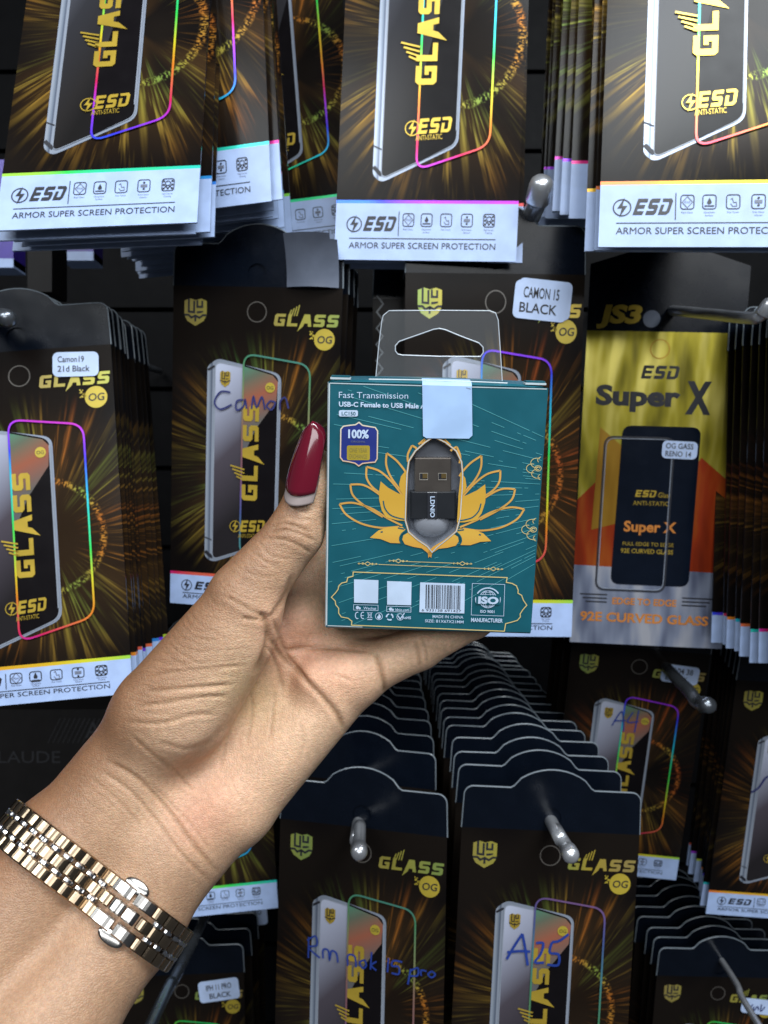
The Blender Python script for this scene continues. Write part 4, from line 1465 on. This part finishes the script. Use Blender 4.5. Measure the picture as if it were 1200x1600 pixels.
for rx in (14, 28):
    mb.stroke(ccw(fl(circle(*gc, rx, 24, 40))), 2.2 * UN, M['white'], EZ(3), closed=True)
for dy in (-22, 22, -32, 32):
    hw = math.sqrt(max(1, 40 ** 2 - dy ** 2))
    mb.stroke(fl([(gc[0] - hw, gc[1] + dy), (gc[0] + hw, gc[1] + dy)]), 2.2 * UN, M['white'], EZ(3))
mb.poly(ccw(fl([(782, 1359), (892, 1363), (891, 1406), (781, 1402)])), M['teal'], EZ(4))
ftext(mb, 'ISO', 790, 884, 1398, 34, M['white'], 5, .05, 1401)
for a0, a1 in ((30, 150), (170, 205), (-25, 10)):
    mb.stroke(fl([(gc[0] + 56 * math.cos(R(a0 + (a1 - a0) * t / 12)), gc[1] - 52 * math.sin(R(a0 + (a1 - a0) * t / 12))) for t in range(13)]), 6 * UN, M['white'], EZ(3))
ftext(mb, 'ISO 9001', 800, 866, 1442, 14, M['white'], 3, .05, 1444)
mb.build('quality_mark', box)

# white paper seal folded over the top edge
mb = MB()
sq = fl([(533, 400), (536, 625), (552, 635), (748, 637), (764, 622), (762, 402)])
y_top = .0009
x0, x1 = face(533, 372)[0], face(762, 380)[0]
mb.poly(ccw([(x0, -.0001)] + [tuple(z) for z in sq[1:5]] + [(x1, -.0001)]), M['seal'], .00055)
mb.add([(x0, -.0001, .00055), (x1, -.0001, .00055), (x1, y_top, -.0006), (x0, y_top, -.0006), (x1, y_top + .0008, -.006), (x0, y_top + .0008, -.006)], [(0, 1, 2, 3), (3, 2, 4, 5)], M['seal'])
mb.stroke([face(735, 402), face(757, 408)], .00015, M['greyink'], .00062)
mb.build('paper_seal', box)

# clear hang tab
zt2 = -.004
tb = [face(a, b, zt2) for a, b in ((318, 350), (330, 220), (345, 95), (352, 68), (378, 46), (600, 44), (845, 46), (872, 56), (884, 90), (893, 220), (903, 372))]
hol = [face(a, b, zt2) for a, b in ((408, 232), (408, 208), (425, 188), (520, 155), (585, 132), (612, 128), (640, 134), (715, 165), (795, 195), (814, 215), (815, 240), (802, 258), (610, 257), (440, 251), (420, 247))]
mb = MB()
mb.poly([ccw(tb), ccw(hol)], M['clear'], zt2)
mb.tube([(a, b, zt2) for a, b in tb], .00016, M['clearedge'], 6)
mb.tube([(a, b, zt2) for a, b in hol], .00019, M['clearedge'], 6, closed=True)
mb.build('hang_tab', box)
# ------------------------------------------------------------------ the hand
def PM(u, v, d): return P(u, v, d)


mm = .001
PRIMS = [  # (u, v, d), (u, v, d), r0 mm, r1 mm, blend mm
    # forearm and wrist (it comes towards the lens)
    ((192, 1238, .264), (92, 1338, .256), 19.0, 19.3, 6), ((92, 1338, .256), (-70, 1545, .236), 19.3, 20, 6), ((-70, 1545, .236), (-300, 1860, .205), 19.5, 22, 6),
    ((262, 1325, .262), (204, 1426, .254), 18.5, 17.5, 6), ((204, 1426, .254), (80, 1592, .236), 17.5, 18.5, 6), ((80, 1592, .236), (-130, 1850, .205), 18.5, 21, 6),
    # base of the palm
    ((245, 1140, .262), (192, 1238, .264), 17.5, 18.5, 7), ((345, 1262, .266), (262, 1325, .262), 16.5, 18.0, 7),
    ((300, 1190, .272), (220, 1290, .264), 15, 17, 8),
    # thumb ball
    ((262, 1105, .254), (382, 948, .250), 16.5, 12.8, 9),
    ((300, 1110, .253), (370, 1000, .251), 13.5, 11.5, 7),
    # thumb
    ((384, 928, .2495), (462, 832, .2490), 11.6, 8.8, 3), ((462, 832, .2490), (487, 756, .2490), 8.6, 6.9, 3), ((487, 756, .2490), (492, 722, .2495), 6.9, 5.2, 3),
    # palm bones
    ((300, 1150, .272), (462, 968, .272), 13, 10.0, 7), ((310, 1185, .275), (512, 1005, .276), 13, 10.0, 7),
    ((335, 1215, .273), (545, 1040, .276), 13, 10.0, 7), ((378, 1243, .268), (543, 1066, .270), 14.0, 10.6, 6),
    ((505, 1058, .268), (556, 1052, .269), 10.5, 9.5, 5),
    # little finger under the box
    ((552, 1054, .270), (655, 1012, .270), 9.6, 7.6, 4), ((655, 1012, .270), (742, 966, .276), 7.4, 6.8, 2.5), ((742, 966, .276), (800, 925, .284), 6.8, 5.6, 2.5),
    # fore, middle and ring finger go up behind the box
    ((470, 960, .274), (520, 872, .290), 9.6, 8.4, 4), ((520, 872, .290), (588, 770, .288), 8.2, 7.4, 2.5), ((588, 770, .288), (640, 700, .281), 7.4, 6.0, 2.5),
    ((520, 1000, .279), (600, 902, .296), 9.8, 8.6, 4), ((600, 902, .296), (680, 800, .292), 8.4, 7.6, 2.5), ((680, 800, .292), (735, 735, .284), 7.6, 6.2, 2.5),
    ((552, 1032, .279), (655, 935, .296), 9.4, 8.2, 4), ((655, 935, .296), (740, 850, .293), 8.0, 7.2, 2.5), ((740, 850, .293), (790, 800, .286), 7.2, 5.8, 2.5),
]
PA = np.array([PM(*p[0]) for p in PRIMS]); PB = np.array([PM(*p[1]) for p in PRIMS])
RA = np.array([p[2] for p in PRIMS]) * mm; RB = np.array([p[3] for p in PRIMS]) * mm; KK = np.array([p[4] for p in PRIMS]) * mm


def sdf(X):
    """signed distance to the smoothly blended hand"""
    X = X.astype(np.float32)
    out = None
    for a, b, r0, r1, k in zip(PA, PB, RA, RB, KK):
        a = a.astype(np.float32); ab = (b.astype(np.float32) - a)
        t = np.clip(((X - a) @ ab) / np.float32(ab @ ab), 0, 1)
        q = X - a - t[..., None] * ab
        d = np.sqrt((q * q).sum(-1)) - (np.float32(r0) + t * np.float32(r1 - r0))
        if out is None: out = d
        else:
            h = np.maximum(np.float32(k) - np.abs(out - d), 0) / np.float32(k)
            out = np.minimum(out, d) - h * h * np.float32(k * .25)
    return out


def surface_nets(lo, hi, s):
    n_ = np.ceil((hi - lo) / s).astype(int) + 1
    ax_ = [lo[i] + s * np.arange(n_[i]) for i in range(3)]
    V = np.empty(n_, np.float32)
    for i in range(n_[0]):
        g_ = np.stack(np.meshgrid([ax_[0][i]], ax_[1], ax_[2], indexing='ij'), -1)[0]
        V[i] = sdf(g_)
    ins = V < 0
    c = [V[a:n_[0] - 1 + a, b:n_[1] - 1 + b, e:n_[2] - 1 + e] for a in (0, 1) for b in (0, 1) for e in (0, 1)]
    ci = [q < 0 for q in c]
    cnt = sum(q.astype(np.int8) for q in ci)
    act = (cnt > 0) & (cnt < 8)
    idx = -np.ones(act.shape, int)
    cells = np.argwhere(act)
    idx[act] = np.arange(len(cells))
    offs = [np.array([a, b, e]) for a in (0, 1) for b in (0, 1) for e in (0, 1)]
    acc = np.zeros((len(cells), 3)); num = np.zeros(len(cells))
    vals = np.stack([q[act] for q in c], 1)
    for i in range(8):
        for j in range(i + 1, 8):
            if np.abs(offs[i] - offs[j]).sum() != 1: continue
            v0, v1 = vals[:, i], vals[:, j]
            cr = (v0 < 0) != (v1 < 0)
            t = np.where(cr, v0 / (v0 - v1 + 1e-20), 0)
            acc += np.where(cr[:, None], offs[i] + t[:, None] * (offs[j] - offs[i]), 0)
            num += cr
    verts = lo + s * (cells + acc / num[:, None])
    faces = []
    for axis in range(3):
        o1, o2 = [(1, 2), (2, 0), (0, 1)][axis]
        sl0 = [slice(None)] * 3; sl1 = [slice(None)] * 3
        sl0[axis] = slice(0, n_[axis] - 1); sl1[axis] = slice(1, n_[axis])
        A, B = ins[tuple(sl0)], ins[tuple(sl1)]
        e = np.argwhere(A != B)
        ok = (e[:, o1] > 0) & (e[:, o2] > 0) & (e[:, o1] < n_[o1] - 1) & (e[:, o2] < n_[o2] - 1)
        e = e[ok]
        u1 = np.zeros(3, int); u1[o1] = 1
        u2 = np.zeros(3, int); u2[o2] = 1
        q = [idx[tuple((e - d_).T)] for d_ in (u1 + u2, u2, 0 * u1, u1)]
        f = np.stack(q, 1)
        flip = ~A[tuple(e.T)]
        f[flip] = f[flip][:, ::-1]
        faces.append(f)
    return verts, np.concatenate(faces)


HV, HF = surface_nets(np.array([-.175, .180, CAMZ - .235]), np.array([.062, .312, CAMZ + .030]), .0012)
me = bpy.data.meshes.new('hand')
me.from_pydata(HV.tolist(), [], HF.tolist())
me.update()
hand = link(bpy.data.objects.new('person_hand', me))
md = hand.modifiers.new('s', 'SMOOTH'); md.factor = .5; md.iterations = 3
md = hand.modifiers.new('d', 'SUBSURF'); md.levels = md.render_levels = 1
dg = bpy.context.evaluated_depsgraph_get()
me2 = bpy.data.meshes.new_from_object(hand.evaluated_get(dg))
hand.modifiers.clear()
hand.data = me2
bpy.data.meshes.remove(me)
me = me2
nv = len(me.vertices)
co = np.empty(nv * 3); me.vertices.foreach_get('co', co); co = co.reshape(-1, 3)
no = np.empty(nv * 3); me.vertices.foreach_get('normal', no); no = no.reshape(-1, 3)
# places of the skin measured on the photo: used to lay folds on the near side of the hand
uv = np.stack([600 + F * co[:, 0] / co[:, 1], 800 - F * (co[:, 2] - CAMZ) / co[:, 1]], 1)
view = co - np.array([0, 0, CAMZ]); view /= np.linalg.norm(view, axis=1)[:, None]
facing = -(no * view).sum(1)
near = np.clip(facing * 3, 0, 1)

random.seed(5)
FOLDS = [  # polyline, half width px, depth mm, darkening
    ([(404, 960), (414, 966), (419, 990), (414, 1016), (402, 1050)], 4.5, 1.1, .7), ([(408, 1034), (398, 1066), (366, 1122), (320, 1168), (276, 1206)], 8, .7, .30),
    ([(416, 990), (440, 1024), (474, 1059), (507, 1092), (528, 1118), (536, 1140)], 4.5, .8, .8),
    ([(424, 962), (446, 1018), (470, 1050), (481, 1068)], 3.5, .7, .5),
    ([(418, 1010), (432, 1040), (440, 1075)], 3.5, .7, .45),
    ([(446, 1016), (478, 1013), (520, 1012), (580, 1018)], 4, .8, .55),
    ([(590, 1020), (596, 1045), (601, 1070), (601, 1082)], 4, .9, .7),
    ([(648, 1000), (654, 1020), (657, 1042)], 3, .5, .5), ([(660, 996), (666, 1016), (668, 1034)], 2.5, .4, .4),
    ([(456, 900), (446, 930), (432, 952), (420, 966)], 4, .6, .4),
    ([(350, 930), (378, 946), (400, 958), (418, 962)], 3, .35, .35),
    ([(378, 966), (398, 968), (418, 970)], 3, .5, .5),
    ([(424, 826), (440, 818), (462, 822), (484, 832)], 3, .5, .5), ([(420, 834), (446, 828), (470, 834), (492, 846)], 3, .5, .5),
    ([(428, 814), (448, 808), (470, 812)], 2.5, .35, .35), ([(410, 842), (436, 842), (462, 850), (486, 864)], 2.5, .35, .4),
    ([(232, 1080), (262, 1078), (310, 1074), (362, 1070)], 3, .55, .5), ([(214, 1104), (260, 1098), (310, 1090), (356, 1088)], 3, .4, .4),
    ([(200, 1128), (250, 1130), (300, 1118), (336, 1116)], 3, .4, .4), ([(225, 1060), (270, 1050), (330, 1044), (380, 1040)], 2.5, .35, .3),
    ([(250, 1160), (290, 1170), (330, 1160)], 4, .3, .2),
    ([(205, 1150), (240, 1180), (276, 1206), (300, 1236)], 3, .45, .4),
    ([(170, 1190), (214, 1215), (260, 1261), (292, 1306), (338, 1362)], 3.5, .6, .6), ([(160, 1205), (206, 1238), (246, 1284), (280, 1330), (326, 1376)], 3, .45, .45),
    ([(235, 1222), (262, 1250), (300, 1290), (330, 1330)], 2.5, .3, .3), ([(140, 1215), (180, 1246), (220, 1290)], 2.5, .3, .3),
    ([(470, 1130), (474, 1160), (468, 1190)], 2.5, .25, .2), ([(520, 1055), (535, 1058), (552, 1066)], 2.5, .25, .2),
    ([(360, 1130), (352, 1170), (344, 1200)], 2.5, .35, .3), ([(392, 1080), (394, 1120), (384, 1160)], 3, .4, .3), ([(430, 1080), (424, 1130), (420, 1160)], 2.5, .3, .25),
]


def arcs(n_, u0, v0, u1, v1, du, dv, bend, w, dep, dk):
    for i in range(n_):
        t = (i + random.uniform(-.35, .35)) / n_
        a = np.array([u0 + (u1 - u0) * t, v0 + (v1 - v0) * t]) + np.random.default_rng(i + int(u0)).normal(0, 4, 2)
        ln = random.uniform(.45, 1.0)
        b = a + np.array([du, dv]) * ln
        m = (a + b) / 2 + np.array([-dv, du]) / math.hypot(du, dv) * bend * random.uniform(.3, 1.2)
        FOLDS.append(([tuple(a), tuple(m), tuple(b)], w, dep * random.uniform(.6, 1.2), dk * random.uniform(.5, 1.1)))


arcs(14, 345, 905, 240, 1030, 62, 40, 8, 1.8, .16, .22)      # back of the thumb joint
arcs(10, 402, 850, 345, 905, 52, 34, 8, 1.8, .18, .22)
arcs(12, 250, 1000, 195, 1110, 150, 0, 8, 1.8, .16, .18)      # thumb ball
arcs(9, 130, 1190, 60, 1290, 120, 95, -6, 1.8, .10, .14)      # wrist
arcs(8, 300, 1260, 380, 1180, 30, 60, 5, 1.6, .10, .10)
arcs(7, 470, 1080, 560, 1090, -20, 55, 5, 1.6, .10, .10)
arcs(8, 470, 790, 440, 820, 45, 14, 4, 1.6, .14, .15)
disp = np.zeros(nv); dark = np.zeros(nv)
for pts, w, dep, dk in FOLDS:
    pl = np.array(spline([np.array(p, float) for p in pts], 5))
    m = (uv[:, 0] > pl[:, 0].min() - 30) & (uv[:, 0] < pl[:, 0].max() + 30) & (uv[:, 1] > pl[:, 1].min() - 30) & (uv[:, 1] < pl[:, 1].max() + 30) & (near > 0) & (co[:, 1] < .285)
    ii = np.where(m)[0]
    if not len(ii): continue
    best_ = np.full(len(ii), 1e9); tt = np.zeros(len(ii))
    for k in range(len(pl) - 1):
        a, b = pl[k], pl[k + 1]
        ab = b - a
        t = np.clip(((uv[ii] - a) @ ab) / (ab @ ab + 1e-9), 0, 1)
        d = np.hypot(*(uv[ii] - a - t[:, None] * ab).T)
        up = d < best_
        best_[up] = d[up]; tt[up] = (k + t[up]) / (len(pl) - 1)
    taper = np.clip(np.minimum(tt, 1 - tt) * 6 + .25, 0, 1)
    g_ = np.exp(-(best_ / w) ** 2) * taper * near[ii]
    lip = np.exp(-((best_ - 2.4 * w) / (1.5 * w)) ** 2) * taper * near[ii]
    disp[ii] += -g_ * dep * mm * .78 + lip * dep * mm * .2
    dark[ii] = np.maximum(dark[ii], g_ * dk * .85)
disp = np.clip(disp, -.0016, .0006)
co2 = co + no * disp[:, None]
me.vertices.foreach_set('co', co2.ravel())
me.polygons.foreach_set('use_smooth', [True] * len(me.polygons))
me.update()


# pigment: the palm side is lighter than the back of the hand, fold lines and knuckles are darker
def ss(x, a, b):
    t = np.clip((x - a) / (b - a), 0, 1)
    return t * t * (3 - 2 * t)


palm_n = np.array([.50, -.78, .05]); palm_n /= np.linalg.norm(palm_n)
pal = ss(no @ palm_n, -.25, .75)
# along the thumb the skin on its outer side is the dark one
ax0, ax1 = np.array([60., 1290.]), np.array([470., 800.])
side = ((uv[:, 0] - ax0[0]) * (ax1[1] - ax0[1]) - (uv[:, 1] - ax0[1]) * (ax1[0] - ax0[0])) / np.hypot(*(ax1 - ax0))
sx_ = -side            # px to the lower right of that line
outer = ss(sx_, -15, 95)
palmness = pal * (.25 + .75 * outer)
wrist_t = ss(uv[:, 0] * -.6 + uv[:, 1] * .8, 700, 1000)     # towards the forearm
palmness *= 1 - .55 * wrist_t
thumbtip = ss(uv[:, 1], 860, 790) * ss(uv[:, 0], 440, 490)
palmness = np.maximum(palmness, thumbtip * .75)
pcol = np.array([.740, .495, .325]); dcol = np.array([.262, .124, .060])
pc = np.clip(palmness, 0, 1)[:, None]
colr = dcol * (1 - pc) + pcol * pc
rng = np.random.default_rng(2)
# slow mottling
mott = np.zeros(nv)
for k in range(24):
    kv = rng.normal(0, 1, 3) * 260; ph = rng.uniform(0, 6.28)
    mott += np.sin(co @ kv + ph)
mott /= 24 ** .5
colr *= (1 + .045 * mott)[:, None]
pink = np.zeros(nv)
for (u, v, s_, a) in ((468, 1030, 38, .5), (540, 1050, 40, .4), (330, 1255, 40, .45), (300, 1290, 30, .4), (450, 975, 35, .5), (370, 1180, 60, .15)):
    pink += a * np.exp(-((uv[:, 0] - u) ** 2 + (uv[:, 1] - v) ** 2) / (2 * s_ ** 2)) * near
colr = colr * (1 - np.clip(pink, 0, 1)[:, None] * np.array([.05, .30, .32]))
yel = .8 * np.exp(-((uv[:, 0] - 395) ** 2 + (uv[:, 1] - 1085) ** 2) / (2 * 35. ** 2)) * near
colr = colr * (1 - yel[:, None] * np.array([.02, -.04, .12]))
fold_c = np.array([.29, .15, .07])
dk = np.clip(dark, 0, .9)[:, None]
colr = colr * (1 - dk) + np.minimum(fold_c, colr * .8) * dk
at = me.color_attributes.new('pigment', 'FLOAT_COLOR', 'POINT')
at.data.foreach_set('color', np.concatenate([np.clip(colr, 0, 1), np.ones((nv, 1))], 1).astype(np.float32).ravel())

n = NT('skin')
va = n.n('ShaderNodeVertexColor', layer_name='pigment')
o = n.obj()
vor = n.n('ShaderNodeTexVoronoi', feature='DISTANCE_TO_EDGE'); n.l(o, vor.inputs['Vector']); vor.inputs['Scale'].default_value = 1150
mp = n.n('ShaderNodeMapping'); n.l(o, mp.inputs[0])
mp.inputs['Rotation'].default_value = (0, R(-38), 0); mp.inputs['Scale'].default_value = (1, 1, 3.2)
wr = n.noise(mp.outputs[0], 420, 3, .6)
tiny = n.noise(o, 2600, 2)
hsum = n.math('ADD', n.math('MULTIPLY', n.smooth(vor.outputs['Distance'], 0, .25), .35), n.math('ADD', n.math('MULTIPLY', wr, .75), n.math('MULTIPLY', tiny, .12)))
n.bump(hsum, .42, .0006)
spot = n.noise(o, 650, 4, .65)
c = n.n('ShaderNodeMix', data_type='RGBA', blend_type='MULTIPLY')
c.inputs['Factor'].default_value = 1
n.l(va.outputs['Color'], c.inputs[6]); n.l(n.mix(n.smooth(spot, .35, .7), (.88, .86, .85), (1.06, 1.05, 1.04)), c.inputs[7])
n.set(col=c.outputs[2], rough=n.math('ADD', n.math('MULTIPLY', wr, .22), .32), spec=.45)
n.b.inputs['Subsurface Weight'].default_value = .35
n.b.inputs['Subsurface Radius'].default_value = (1.0, .35, .18)
n.b.inputs['Subsurface Scale'].default_value = .0022
M['skin'] = n.m
me.materials.append(M['skin'])
tag(hand, "bare left hand and forearm of a person gripping the teal carton, dark red thumbnail", 'person')

# thumbnail: grown-out pale base and long lacquered tip
M['lacquer'] = NT('dark_red_lacquer').set(col=(.125, .004, .016), rough=.14, coat=.8, coatr=.06, spec=.6)
M['nailbase'] = simple('pale_nail_base', (.34, .28, .27), .3)
nb, nt = P(465, 770, .2410), P(494, 660, .2405)
axn = nt - nb; ln = np.linalg.norm(axn); axn /= ln
nn = np.array([-.42, -.90, .05]); nn -= axn * (nn @ axn); nn /= np.linalg.norm(nn)
sdn = np.cross(axn, nn)
sdn = sdn if sdn[0] > 0 else -sdn


def nail(s0, s1, mat, name, lift, ns=18, na=14):
    vs, fs = [], []
    for j in range(ns + 1):
        s = s0 + (s1 - s0) * j / ns
        wd = .0057 * (1.0 - .10 * s - .30 * max(0, s - .3) ** 1.2)
        if s > .80: wd *= math.sqrt(max(.0, 1 - ((s - .80) / .205) ** 2))
        if s < .12: wd *= .93 + .07 * max(0, (s + .16) / .28)
        lift_s = lift + .0006 * math.sin(math.pi * max(0, min(1, s)))
        for i in range(na + 1):
            a = -1 + 2 * i / na
            # cuticle edge is curved
            sc_ = s - (.085 * (a * a) if False else 0) + (.11 * (1 - a * a) * -1 + .06) * max(0, 1 - (s - s0) / .35) * (1 if s0 >= 0 or True else 0)
            dome = .0030 * (1 - a * a)
            p = nb + axn * ln * sc_ + sdn * wd * a + nn * (dome + lift_s - .0012)
            vs.append(p)
    m_ = (ns + 1) * (na + 1)
    for p in list(vs): vs.append(p - nn * .0006)
    for j in range(ns):
        for i in range(na):
            a = j * (na + 1) + i
            fs.append((a, a + 1, a + na + 2, a + na + 1)); fs.append((m_ + a, m_ + a + na + 1, m_ + a + na + 2, m_ + a + 1))
    for i in range(na):
        a, b = i, ns * (na + 1) + i
        fs.append((a, m_ + a, m_ + a + 1, a + 1)); fs.append((b, b + 1, m_ + b + 1, m_ + b))
    for j in range(ns):
        for i in (0, na):
            a = j * (na + 1) + i; b = a + na + 1
            fs.append((a, b, m_ + b, m_ + a) if i == 0 else (a, m_ + a, m_ + b, b))
    mb = MB(); mb.add(vs, fs, mat)
    ob = mb.build(name, hand, True)
    bm2 = bmesh.new(); bm2.from_mesh(ob.data); bmesh.ops.recalc_face_normals(bm2, faces=bm2.faces); bm2.to_mesh(ob.data); bm2.free()
    return ob


nail(-.14, .30, M['nailbase'], 'nail_base', 0.0)
nail(.0, 1.0, M['lacquer'], 'painted_nail', .0005)

# ------------------------------------------------------------------ the bracelet
M['rose'] = simple('rose_steel_link', (.38, .29, .20), .22, 1.0)
M['steelbead'] = simple('bright_steel_bead', (.60, .60, .62), .16, 1.0)
M['steel'] = simple('polished_steel', (.42, .40, .38), .2, 1.0)
ca = (P(92, 1338, .256) + P(204, 1426, .254)) / 2 + np.array([0, .001, 0])
elb = (P(-70, 1545, .236) + P(80, 1592, .236)) / 2
aw = elb - ca; aw /= np.linalg.norm(aw)
xw = np.array([1., 0, 0]) - aw * aw[0]; xw /= np.linalg.norm(xw)       # towards the right edge of the wrist
yw = np.cross(aw, xw)
if yw[1] > 0: yw = -yw                                                # towards the lens
C0 = ca + aw * .001


def wrist_point(th, s, off):
    dvec = xw * math.cos(th) + yw * math.sin(th)
    lo_, hi_ = .005, .06
    for _ in range(26):
        m = (lo_ + hi_) / 2
        if sdf((C0 + dvec * m)[None])[0] < off: lo_ = m
        else: hi_ = m
    return C0 + dvec * lo_ + aw * s, dvec


# ring of stations at equal arc length
ths = np.linspace(R(-100), R(205), 400)
ring_ = np.array([wrist_point(t, 0, .0012)[0] for t in ths])
# even out the loop a little, as a stiff bracelet would
for _ in range(60):
    ring_[1:-1] = .5 * ring_[1:-1] + .25 * (ring_[:-2] + ring_[2:])
arc_ = np.concatenate([[0], np.cumsum(np.linalg.norm(np.diff(ring_, axis=0), axis=1))])


def station(sv):
    p = np.array([np.interp(sv, arc_, ring_[:, i]) for i in range(3)])
    p2 = np.array([np.interp(sv + .0008, arc_, ring_[:, i]) for i in range(3)])
    p1 = np.array([np.interp(sv - .0008, arc_, ring_[:, i]) for i in range(3)])
    t = p2 - p1; t /= np.linalg.norm(t)
    nr = np.cross(t, aw)
    if nr @ (p - C0) < 0: nr = -nr
    return p, t, nr


def rbox(dx, dy, dz, b, bow):
    """softened block: length along x, width y, height z, bowed top along x"""
    vs, fs = [], []
    nx = 6
    prof = []
    for i in range(nx + 1):
        a = -1 + 2 * i / nx
        prof.append((a * dx / 2, dz - bow * a * a))
    sec = [(-dy / 2, 0), (-dy / 2, -b), (-dy / 2 + b, 0), (dy / 2 - b, 0), (dy / 2, -b), (dy / 2, 0)]
    for x, z in prof:
        vs += [(x, -dy / 2, 0), (x, -dy / 2, z - b), (x, -dy / 2 + b, z), (x, dy / 2 - b, z), (x, dy / 2, z - b), (x, dy / 2, 0)]
    for i in range(nx):
        for k in range(6):
            k2 = (k + 1) % 6
            fs.append((i * 6 + k, i * 6 + k2, (i + 1) * 6 + k2, (i + 1) * 6 + k))
    fs.append(tuple(range(5, -1, -1))); fs.append(tuple(nx * 6 + k for k in range(6)))
    return vs, [f[::-1] for f in fs]


def mesh_of(name, geo, mat):
    mb = MB(); mb.add(geo[0], geo[1], mat)
    o = mb.build(name)
    d = o.data; bpy.data.objects.remove(o)
    bm2 = bmesh.new(); bm2.from_mesh(d); bmesh.ops.recalc_face_normals(bm2, faces=bm2.faces); bm2.to_mesh(d); bm2.free()
    return d


PITCH = .0047
LINK = mesh_of('link', rbox(.0045, .0037, .0017, .0004, .0006), M['rose'])
BEAD = mesh_of('bead', rbox(.0034, .0018, .0018, .0005, .0008), M['steelbead'])
CLASP = mesh_of('clasp_link', rbox(.0070, .0037, .0019, .0004, .0006), M['steel'])
CLASPC = mesh_of('clasp_link', rbox(.0045, .0037, .0019, .0004, .0006), M['steel'])
watch = empty('watch_bracelet', Matrix.Translation(Vector(C0)))
tag(watch, 'rose and steel watch bracelet with small links, worn round the wrist', 'watch')
wi = Matrix.Translation(Vector(-C0))


def put(meshd, name, sv, s, lift=0., parent=watch):
    p, t, nr = station(sv)
    m = np.eye(4); m[:3, 0] = t; m[:3, 1] = aw; m[:3, 2] = nr
    m[:3, 3] = p + aw * s + nr * (lift - .0004) - C0
    if np.linalg.det(m[:3, :3]) < 0: m[:3, 1] *= -1
    o = bpy.data.objects.new(name, meshd)
    link(o, parent)
    o.matrix_local = Matrix(m.tolist())
    return o


# where the clasp seam lies
tgt = np.array([196, 1421.])
pu = np.stack([600 + F * ring_[:, 0] / ring_[:, 1], 800 - F * (ring_[:, 2] - CAMZ) / ring_[:, 1]], 1)
cand = np.where(ring_[:, 1] < C0[1] + .004)[0]
sc0 = arc_[cand[np.argmin(np.hypot(*(pu[cand] - tgt).T))]]
sv = sc0
k0 = 0
for dirn in (1, -1):
    k = 0
    while True:
        sv = sc0 + dirn * (.0076 + PITCH * (k + .5))
        if sv < .004 or sv > arc_[-1] - .004 or k > 13: break
        for s in (-.0049, .0049): put(LINK, 'link', sv, s)
        put(LINK, 'link', sv - dirn * PITCH * .5, 0)
        for s in (-.00245, .00245): put(BEAD, 'bead', sv + dirn * PITCH * .25, s)
        k += 1
for dirn in (1, -1):
    for s in (-.0049, .0049): put(CLASP, 'clasp_link', sc0 + dirn * .0039, s, .0002)
    put(CLASPC, 'clasp_link', sc0 + dirn * .0024, 0, .0002)
# oval pushers above and below the seam
for s in (-.0074, .0074):
    p, t, nr = station(sc0 + (.0012 if s < 0 else -.0012))
    vs, fs = [], []
    prof = [(0, 1.0), (.0004, 1.0), (.0006, .93), (.0008, .75), (.0009, .0)]
    for z, f in prof:
        for i in range(24):
            a = 2 * math.pi * i / 24
            vs.append(p + aw * (s + .0021 * f * math.sin(a)) + t * (.0044 * f * math.cos(a)) + nr * z - C0)
    for j in range(len(prof) - 1):
        for i in range(24):
            fs.append((j * 24 + i, j * 24 + (i + 1) % 24, (j + 1) * 24 + (i + 1) % 24, (j + 1) * 24 + i))
    mb = MB(); mb.add(vs, fs, M['steel'])
    ob = mb.build('clasp_pusher', watch, True)
    bm2 = bmesh.new(); bm2.from_mesh(ob.data); bmesh.ops.recalc_face_normals(bm2, faces=bm2.faces); bm2.to_mesh(ob.data); bm2.free()
